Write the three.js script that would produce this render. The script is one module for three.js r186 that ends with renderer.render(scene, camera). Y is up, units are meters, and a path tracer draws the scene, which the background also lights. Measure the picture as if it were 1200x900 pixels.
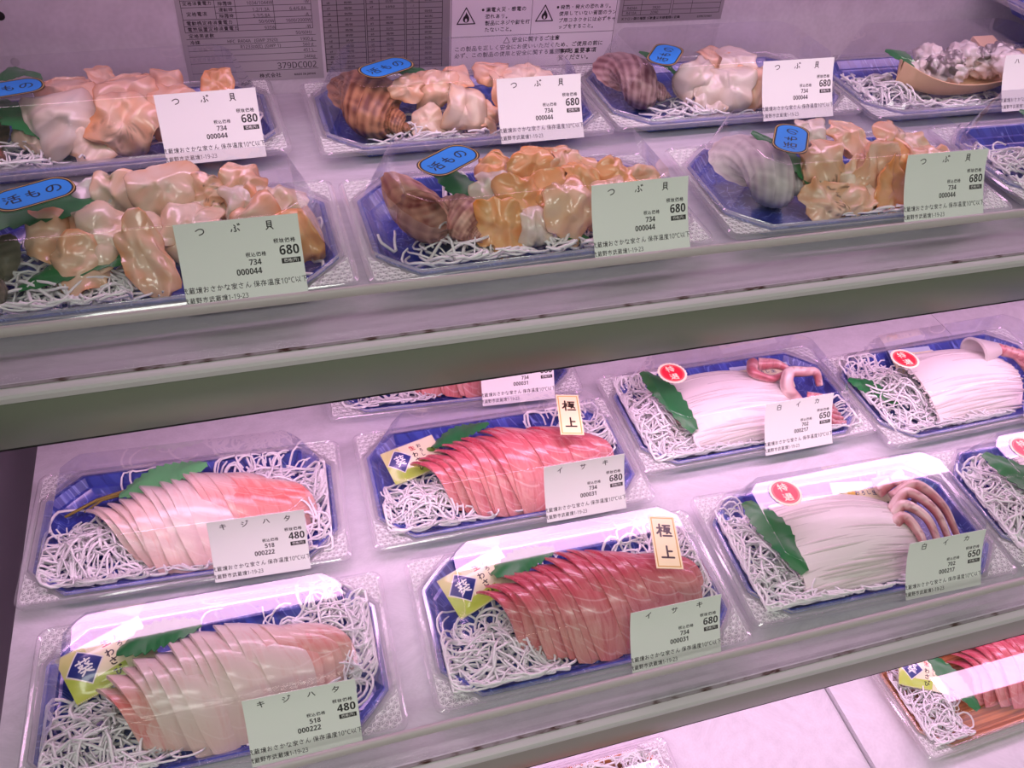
import * as THREE from 'three';
import { mergeGeometries, toCreasedNormals } from 'three/addons/utils/BufferGeometryUtils.js';
import { RectAreaLightUniformsLib } from 'three/addons/lights/RectAreaLightUniformsLib.js';
import { createNoise3D } from 'simplex-noise';

// ---------------------------------------------------------------- camera, lights, exposure
const scene = new THREE.Scene();
const renderer = new THREE.WebGLRenderer({ antialias: true });
renderer.toneMapping = THREE.LinearToneMapping;
renderer.toneMappingExposure = 0.96;
renderer.shadowMap.enabled = true;
RectAreaLightUniformsLib.init();
const FOCAL = 1013.16, CAM = new THREE.Vector3(-0.1367, 0.4762, 0.5115);
const camera = new THREE.PerspectiveCamera(47.897, 4 / 3, 0.01, 20);
camera.position.copy(CAM);
const basis = new THREE.Matrix4().makeBasis(
  new THREE.Vector3(0.95677, 0.06858, 0.28264), new THREE.Vector3(0.14426, 0.73192, -0.66595), new THREE.Vector3(-0.25254, 0.67793, 0.69038));
camera.quaternion.setFromRotationMatrix(basis);
scene.add(camera);
scene.background = new THREE.Color(0x000000);

const H = 0.1968;                       // deck of the upper shelf; the lower deck is y = 0
const BOTTOM = -0.25;                   // deck of the bottom shelf
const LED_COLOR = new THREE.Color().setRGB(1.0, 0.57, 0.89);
const ROOM_COLOR = new THREE.Color().setRGB(0.97, 1.0, 0.91);
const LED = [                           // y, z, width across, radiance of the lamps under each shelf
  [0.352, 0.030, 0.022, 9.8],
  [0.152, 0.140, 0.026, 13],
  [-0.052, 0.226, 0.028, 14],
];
const CEILING_RADIANCE = 10.5;
// a photograph pixel (1200 x 900 frame) on the level y
function at(u, v, y) {
  const d = new THREE.Vector3((u - 600) / FOCAL, -(v - 450) / FOCAL, -1).applyMatrix4(basis);
  return CAM.clone().addScaledVector(d, (y - CAM.y) / d.y);
}

// ---------------------------------------------------------------- helpers
const V = (x, y, z) => new THREE.Vector3(x, y, z);
const clamp = (x, a = 0, b = 1) => Math.min(b, Math.max(a, x));
const lerp = (a, b, t) => a + (b - a) * t;
const smooth = (a, b, x) => { const t = clamp((x - a) / (b - a)); return t * t * (3 - 2 * t); };
function rng(seed) { let s = seed * 7919 + 17; return () => { s = (s + 0x6d2b79f5) | 0; let t = Math.imul(s ^ (s >>> 15), 1 | s); t = (t + Math.imul(t ^ (t >>> 7), 61 | t)) ^ t; return ((t ^ (t >>> 14)) >>> 0) / 4294967296; }; }
const noise = createNoise3D(rng(5));
const col = (hex) => new THREE.Color(hex);
const taken = {};
function numbered(n) { taken[n] = (taken[n] ?? -1) + 1; return taken[n] ? n + '_' + String(taken[n]).padStart(3, '0') : n; }
function part(name, geo, mat, parent, label) {
  const m = new THREE.Mesh(geo, mat); m.name = name; m.castShadow = m.receiveShadow = true; parent.add(m);
  if (label) m.userData.label = label;
  return m;
}
function tag(o, label, category, group, kind) {
  o.userData.label = label; o.userData.category = category;
  if (group) o.userData.group = group;
  if (kind) o.userData.kind = kind;
  return o;
}
function thing(name, label, category, group) {
  const o = new THREE.Group(); o.name = numbered(name); scene.add(o); return tag(o, label, category, group);
}
function single(name, geo, mat, label, category, group, kind) { return tag(part(numbered(name), geo, mat, scene), label, category, group, kind); }
function structure(name, geo, mat) { const m = part(name, geo, mat, scene); m.userData.kind = 'structure'; m.userData.label = name.replace(/_/g, ' '); return m; }
function box(x0, x1, y0, y1, z0, z1) { const g = new THREE.BoxGeometry(x1 - x0, y1 - y0, z1 - z0); g.translate((x0 + x1) / 2, (y0 + y1) / 2, (z0 + z1) / 2); return g; }
// a sheet with thickness: f(u, v) is its middle surface, th(u, v) its thickness
function slab(nu, nv, f, th, colors) {
  const T = typeof th === 'function' ? th : () => th, pos = [], uv = [], idx = [], cs = [], e = 1e-3;
  const top = [], bot = [], uvs = [];
  for (let j = 0; j <= nv; j++) for (let i = 0; i <= nu; i++) {
    const u = i / nu, v = j / nv, p = f(u, v);
    const du = f(Math.min(1, u + e), v).sub(f(Math.max(0, u - e), v)), dv = f(u, Math.min(1, v + e)).sub(f(u, Math.max(0, v - e)));
    const n = dv.cross(du).normalize(), h = T(u, v) / 2;
    top.push(p.clone().addScaledVector(n, h)); bot.push(p.clone().addScaledVector(n, -h)); uvs.push([u, v]);
  }
  const put = (p, k) => { pos.push(p.x, p.y, p.z); uv.push(uvs[k][0], 1 - uvs[k][1]); if (colors) { const c = colors(uvs[k][0], uvs[k][1]); cs.push(c.r, c.g, c.b); } return pos.length / 3 - 1; };
  const W = nu + 1, N = top.length;
  for (let k = 0; k < N; k++) put(top[k], k);
  for (let k = 0; k < N; k++) put(bot[k], k);
  for (let j = 0; j < nv; j++) for (let i = 0; i < nu; i++) {
    const a = j * W + i, b = a + W, c = a + 1, d = b + 1;
    idx.push(a, b, c, c, b, d, N + a, N + c, N + b, N + c, N + d, N + b);
  }
  const edge = [];
  for (let i = 0; i < nu; i++) edge.push(i);
  for (let j = 0; j < nv; j++) edge.push(j * W + nu);
  for (let i = nu; i > 0; i--) edge.push(nv * W + i);
  for (let j = nv; j > 0; j--) edge.push(j * W);
  for (let k = 0; k < edge.length; k++) {
    const a = edge[k], b = edge[(k + 1) % edge.length], A = put(top[a], a), B = put(top[b], b), C = put(bot[a], a), D = put(bot[b], b);
    idx.push(A, B, C, B, D, C);
  }
  const g = new THREE.BufferGeometry();
  g.setAttribute('position', new THREE.Float32BufferAttribute(pos, 3)); g.setAttribute('uv', new THREE.Float32BufferAttribute(uv, 2));
  if (colors) g.setAttribute('color', new THREE.Float32BufferAttribute(cs, 3));
  g.setIndex(idx); g.computeVertexNormals();
  return g;
}
// a tube through points with its own radius at each
function tube(points, radius, sides = 6, colors) {
  const pos = [], idx = [], cs = [], n = points.length, uv = [];
  let side = V(0.31, 0.9, 0.2);
  for (let i = 0; i < n; i++) {
    const t = points[Math.min(n - 1, i + 1)].clone().sub(points[Math.max(0, i - 1)]).normalize();
    side.addScaledVector(t, -side.dot(t)); if (side.lengthSq() < 1e-8) side = V(1, 0.1, 0.3).addScaledVector(t, -t.x); side.normalize();
    const o = t.clone().cross(side), r = typeof radius === 'function' ? radius(i / (n - 1)) : radius;
    for (let k = 0; k < sides; k++) {
      const a = k / sides * Math.PI * 2, p = points[i].clone().addScaledVector(side, Math.cos(a) * r).addScaledVector(o, Math.sin(a) * r);
      pos.push(p.x, p.y, p.z); uv.push(k / sides, i / (n - 1));
      if (colors) { const c = colors(i / (n - 1), k / sides); cs.push(c.r, c.g, c.b); }
    }
  }
  for (let i = 0; i < n - 1; i++) for (let k = 0; k < sides; k++) { const a = i * sides + k, b = i * sides + (k + 1) % sides; idx.push(a, b, a + sides, b, b + sides, a + sides); }
  for (let k = 1; k < sides - 1; k++) { idx.push(0, k + 1, k); const e = (n - 1) * sides; idx.push(e, e + k, e + k + 1); }
  const g = new THREE.BufferGeometry();
  g.setAttribute('position', new THREE.Float32BufferAttribute(pos, 3)); g.setAttribute('uv', new THREE.Float32BufferAttribute(uv, 2));
  if (colors) g.setAttribute('color', new THREE.Float32BufferAttribute(cs, 3));
  g.setIndex(idx); g.computeVertexNormals(); return g;
}
// crease normals at millimetre scale (the add-on joins vertices on a coarse grid)
function creased(g, angle) { g.scale(1000, 1000, 1000); const c = toCreasedNormals(g, angle); c.scale(0.001, 0.001, 0.001); return c; }
// a profile [z, y] drawn along x
function along(profile, x0, x1, crease = 0.5) {
  const pos = [], uv = [], n = profile.length;
  let L = 0;
  for (let i = 0; i < n; i++) {
    const [z0, y0] = profile[i], [z1, y1] = profile[(i + 1) % n], l = Math.hypot(z1 - z0, y1 - y0);
    for (const [x, z, y, s] of [[x0, z0, y0, L], [x1, z0, y0, L], [x0, z1, y1, L + l], [x1, z0, y0, L], [x1, z1, y1, L + l], [x0, z1, y1, L + l]]) { pos.push(x, y, z); uv.push(x, s); }
    L += l;
  }
  for (const [x, flip] of [[x0, 1], [x1, 0]]) {
    const tri = THREE.ShapeUtils.triangulateShape(profile.map(([z, y]) => new THREE.Vector2(z, y)), []);
    for (const t of tri) for (const k of flip ? [t[0], t[1], t[2]] : [t[0], t[2], t[1]]) { pos.push(x, profile[k][1], profile[k][0]); uv.push(profile[k][0], profile[k][1]); }
  }
  const g = new THREE.BufferGeometry();
  g.setAttribute('position', new THREE.Float32BufferAttribute(pos, 3)); g.setAttribute('uv', new THREE.Float32BufferAttribute(uv, 2));
  g.computeVertexNormals();
  return creased(g, crease);
}
// move a geometry's origin to the middle of its foot; returns where that foot was
function refoot(g) { g.computeBoundingBox(); const b = g.boundingBox, c = V((b.min.x + b.max.x) / 2, b.min.y, (b.min.z + b.max.z) / 2); g.translate(-c.x, -c.y, -c.z); return c; }
function canvasTexture(w, h, draw, color = true) {
  const c = document.createElement('canvas'); c.width = w; c.height = h; const g = c.getContext('2d'); draw(g, w, h);
  const t = new THREE.CanvasTexture(c); if (color) t.colorSpace = THREE.SRGBColorSpace; t.wrapS = t.wrapT = THREE.RepeatWrapping; t.magFilter = THREE.LinearFilter; return t;
}
const std = (o) => new THREE.MeshStandardMaterial({ side: THREE.DoubleSide, ...o });
const phys = (o) => new THREE.MeshPhysicalMaterial({ side: THREE.DoubleSide, ...o });

// ---------------------------------------------------------------- stroke lettering (24-unit squares)
const DK = 'M18 2L20 5M21 1L23 4', WATER = 'M3 3L5 5M2 9L4 11M2 20L6 14', TREE = 'M2 8H10M6 2V22M6 9Q5 14 1 17M6 9L9 13', WALK = 'M3 3L5 5M2 10H6V17M2 20Q6 16 9 20Q14 22 22 21',
  MAN = 'M6 2Q4 8 1 11M4 8V22', HAND = 'M1 7H9M5 1V20L3 19M1 14L9 11', HEART = 'M5 17L3 21M8 16V20Q8 22 16 21V19M12 15L14 17M19 16L21 20';
const INK = {
  つ: 'M3 10Q10 5 15 6Q21 7 21 12Q21 18 10 20', ぶ: 'M10 4L13 7M10 10Q13 8 12 12Q11 15 14 17Q13 21 9 19M4 14Q3 17 2 19M17 13Q20 15 21 18' + DK,
  貝: 'M7 2H17V16H7ZM7 6.7H17M7 11.3H17M9 17Q8 20 4 22M15 17Q18 19 20 22',
  キ: 'M5 8L19 6M4 14L21 11.5M11 3L14 22', ジ: 'M6 5L10 8M4 11L8 14M6 21Q16 18 20 9' + DK, ハ: 'M9 6Q8 14 3 19M14 6Q17 13 21 19', タ: 'M10 3Q8 9 3 14M9 7H19Q17 17 7 22M8 12L15 16',
  イ: 'M18 3Q12 10 4 14M12 9V22', サ: 'M3 8H21M8 4V14M16 4V12Q16 19 8 22', カ: 'M4 8H19Q19 20 16 21L13 19M11 3Q11 14 4 21', モ: 'M5 5H19M3 12H21M11 5V18Q11 21 15 21H20',
  白: 'M12 1L9 5M5 5H19V22H5ZM5 13H19', 極: TREE + 'M11 4H22M15 4L13 8H16V14H12ZM17 8H21Q20 14 16 17M17 9Q19 14 22 17M10 21H23', 上: 'M12 2V20M12 10H19M3 20H21',
  特: 'M5 3L3 8M3 7H10M6 2V22M1 14L10 12M12 5H22M17 1V10M11 10H23M11 15H23M19 10V21L16 20M13 17L15 19',
  選: WALK + 'M10 3H14V6H10V8H14M17 3H21V6H17V8H22M9 11H22M13 9V15M18 9V15M8 15H23M12 16L10 19M18 16L21 19',
  活: WATER + 'M20 2Q15 4 9 5M8 9H22M15 4V14M10 14H20V22H10Z', も: 'M10 2Q8 12 9 17Q10 22 15 21Q20 19 18 13M4 8H15M4 13H15', の: 'M13 4Q11 18 6 19Q2 18 3 12Q5 5 13 4Q21 5 21 12Q21 19 14 21',
  葵: 'M2 4H22M8 1V6M16 1V6M4 9H10Q8 13 2 15M5 11L8 14M20 8Q15 11 14 8M14 8Q17 12 22 14M8 14H17M4 18H20M12 14Q12 19 4 23M12 18Q15 21 21 23',
  税: 'M9 2L3 4M1 8H10M6 4V22M6 9L2 16M6 9L10 14M13 1L15 4M21 1L19 4M13 5H21V11H13ZM15 11Q15 18 11 22M19 11V19Q19 21 23 20', 込: WALK + 'M14 4Q15 12 10 17M15 7Q17 14 22 17',
  抜: HAND + 'M10 7H22M15 2Q15 12 9 20M14 11H20Q18 18 11 22M14 13Q17 19 22 22', 価: MAN + 'M8 4H22M12 4V10M18 4V10M9 9H22V21H9Z',
  格: TREE + 'M15 2Q13 7 10 9M14 5H20Q17 11 10 14M14 7Q17 11 23 13M13 15H20V22H13Z', 円: 'M4 3H20V21L17 20M4 3V22M12 3V12M4 12H20',
  武: 'M3 4H13M1 9H22M8 13V20M8 16H12M4 13V20M1 21L13 19M15 2Q15 17 22 21V18M18 3L20 5', 蔵: 'M1 4H23M8 1V7M16 1V7M4 9H22M4 9Q5 17 2 22M7 12H14M7 12V20H14M7 16H14M10 12V20M16 7Q17 18 22 22M21 13Q19 18 14 21',
  境: 'M1 8H9M5 3V18M1 20L9 17M10 4H23M16 1V4M13 5L14 8M20 5L19 8M9 9H23M12 11H21V17H12ZM12 14H21M14 17Q14 21 10 22M18 17V20Q18 22 23 21',
  お: 'M3 7H13M8 2V18Q8 21 4 19Q2 16 8 13Q16 10 19 14Q20 19 14 20M17 5L21 8', さ: 'M3 8L20 6M10 2L16 13L13 12M5 14Q5 21 16 20', か: 'M2 8H12Q15 8 14 13Q13 19 10 20L8 18M9 2Q8 12 3 20M17 6Q21 9 22 13',
  な: 'M2 6H12M8 2Q6 10 2 14M16 5L21 9M16 10V18Q14 22 9 20Q8 16 14 17L21 21', 家: 'M12 1V4M2 8V5H22V8M5 9H19M12 9Q8 13 3 14M10 11Q15 16 12 22L9 21M12 15Q8 19 3 20M20 11L14 15M14 14Q17 19 22 21',
  ん: 'M12 2L3 21Q8 11 11 12Q13 13 13 17Q14 21 18 20Q21 18 22 14', 保: MAN + 'M10 3H20V9H10ZM8 13H23M15 9V22M15 13Q13 18 8 20M15 13Q18 18 23 20', 存: 'M2 5H22M11 1Q8 10 1 15M5 12V22M11 9H20L15 13M16 13V21L13 20M9 15H23',
  温: WATER + 'M10 2H20V11H10ZM10 6.5H20M9 14H21V21H9ZM13 14V21M17 14V21M7 21H23', 度: 'M13 1V4M3 4H22M4 4Q5 15 1 22M7 9H21M11 6V13H17V6M8 16H18Q15 21 7 23M10 17Q14 21 22 22',
  以: 'M4 4V18L10 14M11 5L13 9M20 3Q20 15 10 22M17 15L22 21', 下: 'M2 3H22M11 3V22M12 9L18 14', 野: 'M2 2H11V11H2ZM2 6.5H11M6.5 2V20M2 15H11M1 20L12 18M14 3H22L17 8M15 6L19 9M13 11H23L21 14M18 11V21L15 20',
  市: 'M12 1V5M2 5H22M5 9V18M5 9H19V17L17 17M12 5V23', 定: 'M12 1V4M2 8V4H22V8M6 10H18M12 10V20M12 15H18M7 13Q6 19 2 22M7 17Q12 22 22 21',
  消: WATER + 'M15 1V7M9 3L11 6M21 3L19 6M10 22V9H20V21L18 21M10 13H20M10 17H20', 費: 'M4 3H19V6H4V9H20Q20 11 18 11M9 1Q9 9 4 12M14 1V11M6 12H18V20H6ZM6 14.7H18M6 17.3H18M8 20L4 23M16 20L20 23',
  電: 'M4 2H20M2 9V5H22V9M12 2V11M6 7H9M15 7H18M6 10H9M15 10H18M5 12H19V19H5ZM5 15.5H19M12 12V21Q12 22 22 22V20', 力: 'M3 7H20Q20 20 16 21L13 19M11 2Q11 15 3 22',
  除: 'M2 2V22M2 3H8L5 9Q9 13 5 16M16 1Q13 6 9 9M16 1Q19 6 23 9M12 10H20M10 14H22M16 10V22L14 21M12 16L9 20M19 16L22 20', 霜: 'M4 2H20M2 8V4H22V8M12 2V10M6 6H9M15 6H18M6 9H9M15 9H18M2 14H10M6 11V23M6 15L2 20M13 11H21V22H13ZM13 14.7H21M13 18.3H21',
  時: 'M2 4H9V19H2ZM2 11H9M11 5H22M16.5 1V9M10 9H23M10 14H23M19 9V21L16 20M12 16L14 18', 運: WALK + 'M9 5V2H22V5M11 6H21V13H11ZM11 9.5H21M16 3V18M9 15.5H22',
  転: 'M2 4H11M2 8H11V16H2ZM2 12H11M6.5 1V23M1 19H12M14 4H22M13 10H23M17 10Q16 16 13 20H21M19 15L22 21', 流: WATER + 'M8 4H22M15 1V4M13 5L10 10L19 9M18 7L21 11M11 12Q11 19 8 22M15 12V21M19 12V19Q19 21 23 20',
  動: 'M10 2L2 4M1 7H13M3 9H11V15H3ZM3 12H11M7 3V20M2 17H12M1 21H13M14 8H22Q22 20 19 21M18 2Q18 14 13 21', 機: 'M1 8H8M5 2V22M5 9L1 16M5 9L8 12M12 2L10 6H13L10 10M19 2L17 6H20L17 10M8 12H23M15 2Q16 16 22 22V18M10 12V17L8 22M21 14L16 20',
  熱: 'M2 4H11M6 1V10M1 7H12M3 13L11 10M6 10V14M13 5H20Q19 13 23 14M16 1Q16 10 12 14M14 8L17 11M4 17L2 22M9 17L10 21M14 17L15 21M20 17L22 22',
  装: 'M3 4V9M6 1V11M2 10L6 8M9 4H22M15 1V10M10 10H21M12 11V13M2 14H22M11 14Q7 18 2 19M7 17V22L13 20M12 14Q15 20 22 22M20 16L16 18', 置: 'M3 2H21V6H3ZM9 2V6M15 2V6M3 9H21M12 7V11M7 11H18V20H7ZM7 14H18M7 17H18M3 12V22H21',
  周: 'M4 3H20V20L18 21M4 3Q5 15 2 22M8 7H16M12 4V11M7 11H17M9 14H15V19H9Z', 波: WATER + 'M9 6V12Q9 18 6 22M9 6H21L19 9M15 2V11M9 11H19Q16 19 8 22M11 13Q15 19 22 22',
  数: 'M3 3L5 6M10 3L8 6M1 8H12M6.5 1V13M6 9L2 13M7 9L11 12M5 13Q4 17 3 18L10 22M10 15Q8 20 2 22M1 16H12M16 2Q15 7 12 11M14 7H23M20 7Q18 17 12 22M15 9Q17 18 23 22',
  冷: 'M3 4L5 7M2 20L6 14M14 1Q11 7 7 11M14 1Q17 7 22 10M11 10H17M9 14H20V19L17 18M14 14V23', 媒: 'M5 2Q4 10 2 14L8 20M9 7Q8 17 2 22M1 8H10M11 5H23M14 2V12H20V2M14 8H20M10 15H23M17 12V23M16 15L11 21M18 15L23 20',
  株: TREE + 'M13 3L11 8M12 7H22M10 12H23M17 2V22M16 12L11 19M18 12L23 18', 式: 'M2 7H22M4 12H12M8 12V19M2 21L13 18M14 2Q14 17 22 22V18M18 3L20 5', 会: 'M12 1Q8 8 1 11M12 1Q16 8 23 11M7 11H17M4 15H20M10 15Q9 18 6 21L18 20M16 18L20 22',
  社: 'M5 1V4M2 6H9Q6 12 1 15M5 11V23M6 12L9 15M17 3V21M12 10H22M10 21H23', 漏: WATER + 'M9 2H21V6H9M9 2Q10 15 6 22M10 9H22M11 22V12H22V21M16 9V22M13 15H14M19 15H20M13 18H14M19 18H20',
  火: 'M12 2Q12 15 3 22M5 8L7 13M19 7L16 12M12 10Q14 18 21 22', 災: 'M6 1L3 4L6 8M13 1L10 4L13 8M20 1L17 4L20 8M12 9Q12 18 3 22M5 12L7 16M19 12L16 15M12 15Q15 20 21 22',
  感: 'M3 4H22M3 4Q4 11 1 15M6 7H12M6 9H12V13H6ZM14 1Q15 10 21 14V11M20 7Q18 11 14 14M18 2L20 3' + HEART, 恐: 'M2 3H11M6 3V11M1 12L11 10M13 3H20Q19 10 23 12M13 3Q13 9 11 13M14 6L17 9' + HEART,
  れ: 'M6 2V22M1 7H7L2 16Q10 6 14 6Q17 7 16 13Q15 21 22 18', あ: 'M4 6H19M10 2Q9 12 11 20M16 9Q13 18 6 20Q2 18 5 14Q11 9 17 12Q22 16 15 21', り: 'M7 3Q6 9 7 13M16 3Q19 16 10 22',
  '。': 'M4 18Q7 18 7 20.5Q6 23 4 23Q1 22 2 20Q2 18 4 18', '、': 'M3 18L7 22', '・': 'M11 11H13V13H11Z',
  製: 'M3 4H12M5 1L3 4M1 7H13M7 1V12M3 12V9H12V12M16 3V9M21 1V12L19 12M2 15H22M11 15Q7 19 2 20M7 18V23L13 21M13 15Q16 20 22 23', 品: 'M7 2H17V9H7ZM2 13H10V22H2ZM14 13H22V22H14Z', に: 'M4 3Q2 12 4 21L6 17M11 6H20M11 14Q10 20 21 19',
  ネ: 'M11 1L13 4M4 6H19Q14 14 2 17M12 12V23M15 13L21 17', や: 'M2 11Q14 3 20 7Q23 11 15 14M12 2L14 6M6 5L12 22', 釘: 'M7 1L1 8M7 1L12 6M3 9H10M1 13H12M6.5 9V21M2 16L3 19M11 15L9 19M1 22L12 20M13 5H23M18 5V21L15 20',
  を: 'M3 5H18M10 1L4 13Q11 8 13 15M20 10Q7 14 8 18Q9 22 19 21', 打: HAND + 'M11 4H23M17 4V21L14 20', た: 'M2 6H13M8 2Q6 13 2 21M13 11H21M12 17Q13 21 22 20', い: 'M4 5Q3 15 8 19L11 16M18 6Q21 11 21 16',
  こ: 'M5 5H18L15 8M4 15Q4 21 20 19', と: 'M8 3Q9 8 11 11M19 7Q5 12 5 17Q7 22 20 20', 発: 'M3 4H10Q8 10 1 13M3 7L6 10M20 3L16 7M14 2Q16 9 23 12M22 7L19 10M7 11H17M3 15H21M9 11V15Q8 20 3 22M15 11V20Q15 22 22 20',
  使: MAN + 'M8 4H23M10 7H21V13H10ZM15.5 1V13Q14 19 7 22M10 15Q15 21 23 22', 用: 'M4 3H20V20L17 20M4 3V15Q4 19 2 22M4 8.5H20M4 14H20M12 3V22', し: 'M7 2V16Q8 22 19 16', て: 'M3 5H21Q11 8 11 15Q12 20 18 21',
  背: 'M10 1V10M2 4H9M1 10L10 8M15 1V8Q15 10 22 9V7M22 2L15 5M5 23V12H19V22L16 22M5 15.5H19M5 19H19', 面: 'M1 3H23M12 3L11 7M3 7H21V21H3ZM9 7V21M15 7V21M9 11.5H15M9 16H15', ラ: 'M6 4H18M4 9H20Q18 18 8 22', ン: 'M4 5L9 8M4 20Q16 17 20 8',
  プ: 'M3 6H18Q17 17 6 22M20 2Q23 2 22 5Q20 7 19 4Q19 2 20 2', フ: 'M3 6H19Q17 17 6 22', ロ: 'M4 5H20V20H4Z', コ: 'M4 6H19V19M3 19H20', ク: 'M10 3Q8 9 3 14M9 6H19Q17 17 7 22', は: 'M4 3Q2 12 4 21L6 17M10 8H22M16 3V18Q15 21 11 20Q9 17 14 17L22 20',
  必: 'M9 2L14 6M20 5Q14 16 2 21M6 9L3 15M9 8V19Q9 22 18 21V18M20 11L23 16', ず: 'M2 6H22M12 2V13Q11 17 8 15Q7 11 12 11Q15 17 8 22M18 1L20 3M21 0L23 2', ャ: 'M5 13L19 10L16 14M9 8L13 22', ッ: 'M6 11L8 14M12 10L13 13M19 10Q18 18 9 21',
  す: 'M2 6H22M13 2V13Q12 17 9 15Q8 11 13 11Q16 17 9 22', る: 'M5 4H17L5 14Q14 9 18 13Q20 21 11 21Q8 20 10 18Q14 17 14 21', 安: 'M12 1V4M2 8V4H22V8M10 7Q8 14 5 18Q12 19 19 23M17 11Q15 19 4 23M1 12H23',
  全: 'M12 1Q8 7 1 10M12 1Q16 7 23 10M5 11H19M6 16H18M12 11V21M2 21H22', 関: 'M2 22V2H10V9H2M2 5.5H10M14 9V2H22V22L20 22M14 5.5H22M9 10L10 12M15 10L14 12M7 13H17M6 16H18M12 13Q11 19 6 21M12 17L18 21', ご: 'M5 6H16L13 9M4 15Q4 21 20 19' + DK,
  注: WATER + 'M14 1L16 4M9 6H22M9 13H21M15.5 6V21M8 21H23', 意: 'M12 0V3M3 3H21M8 4L9 7M16 4L15 7M1 8H23M6 10H18V15H6ZM6 12.5H18' + HEART, 正: 'M2 3H22M12 3V20M12 11H20M5 9V20M1 20H23', く: 'M16 2L6 12L17 22', だ: 'M2 6H13M8 2Q6 13 2 21M13 11H21M12 17Q13 21 22 20' + DK,
  め: 'M4 5L11 19M15 3Q12 16 5 19Q1 17 5 11Q12 5 19 10Q23 17 14 21', 前: 'M7 1L9 4M17 1L15 4M1 5H23M4 22V8H11V21L9 21M4 12.5H11M4 16.5H11M15 9V17M21 8V21L18 20', 重: 'M19 2L4 4M2 7H22M5 9H19V16H5ZM5 12.5H19M12 4V21M4 18.5H20M1 22H23',
  要: 'M2 2H22M4 5H20V11H4ZM9 2V11M15 2V11M1 14H23M10 11Q8 17 6 19Q13 20 20 23M16 14Q13 21 3 23', 事: 'M1 4H23M6 7H18V10H6ZM5 13H19V19M1 16H23M5 19H19M12 1V22L9 21', 項: 'M1 5H9M5 5V17M1 19L9 16M10 3H23M16 3L15 6M12 6H21V18H12ZM12 10H21M12 14H21M14 18L10 22M18 18L22 22',
  覧: 'M3 2H10M3 2V10H11M3 6H10M6 2V10M14 1L12 6M13 4H22M15 7H20M6 12H18V19H6ZM6 15H18M9 19Q9 22 3 23M14 19V21Q14 23 22 22', 生: 'M6 3L3 9M5 8H20M4 14H20M12 2V21M2 21H22', わ: 'M6 2V22M1 7H8L2 17Q10 7 16 8Q22 11 19 17Q17 20 13 21',
  ろ: 'M6 4H17L5 14Q14 9 18 13Q20 21 9 21', び: 'M2 7H9Q3 18 9 20Q16 21 17 9Q18 13 22 15' + DK, ょ: 'M12 8V19Q11 22 7 20Q7 17 12 17L18 20M12 12H17', う: 'M8 3L16 5M5 10Q15 7 17 11Q18 17 9 22', が: 'M2 8H12Q15 8 14 13Q13 19 10 20L8 18M9 2Q8 12 3 20M17 6Q21 9 22 13' + DK,
  種: 'M9 2L3 4M1 8H9M5 4V22M5 9L1 16M5 9L9 13M21 2L12 4M10 7H23M12 9H21V16H12ZM12 12.5H21M16.5 4V21M11 18.5H22M10 22H23', 類: 'M3 3L4 6M9 3L8 6M1 8H11M6 1V12M6 8L2 12M1 16H11M6 13Q6 19 1 22M6 16L11 21M12 3H23M14 6H22V18H14ZM14 10H22M14 14H22M16 18L12 22M20 18L23 22',
  量: 'M6 2H18V8H6ZM6 5H18M2 10H22M6 12H18V18H6ZM6 15H18M12 12V22M4 20H20M2 22.5H22', 記: 'M3 3H9M1 7H11M3 11H9M3 15H9M3 18H9V22H3ZM13 4H21V11H14V20Q14 22 22 21V18', 載: 'M3 4H13M8 1V8M1 8H22M3 11H13V17H3ZM3 14H13M8 8V22M2 19H14M16 2Q16 16 22 22V18M21 11L16 18',
  '●': 'M7 12Q7 7 12 7Q17 7 17 12Q17 17 12 17Q7 17 7 12M10 12H14M9 10H15M9 14H15', '※': 'M4 4L20 20M20 4L4 20M12 4V5M12 19V20M4 12H5M19 12H20',
};
const paths = {};
// text from (x, y) = left top of the line; size is the height of a full-width square
function write(g, text, x, y, size, o = {}) {
  const color = o.color ?? '#1a1518', weight = o.weight ?? 1.8, gap = o.gap ?? 0;
  g.fillStyle = g.strokeStyle = color; g.lineCap = 'round'; g.lineJoin = 'round';
  for (const ch of text) {
    if (INK[ch]) {
      g.save(); g.translate(x + size * 0.05, y + size * 0.05); g.scale(size * 0.9 / 24, size * 0.9 / 24);
      if (o.slant) g.transform(1, 0, -o.slant, 1, 0, 0);
      g.lineWidth = weight; g.stroke(paths[ch] ??= new Path2D(INK[ch])); g.restore();
      if (o.down) y += size + gap; else x += size + gap;
    } else {
      g.font = (o.bold ? 'bold ' : '') + Math.round(size * 0.96) + 'px ' + (o.font ?? 'sans-serif');
      g.textBaseline = 'alphabetic'; g.fillText(ch, x, y + size * 0.86); x += (g.measureText(ch).width || size * 0.5) + gap * 0.3;
    }
  }
  return x;
}

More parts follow.
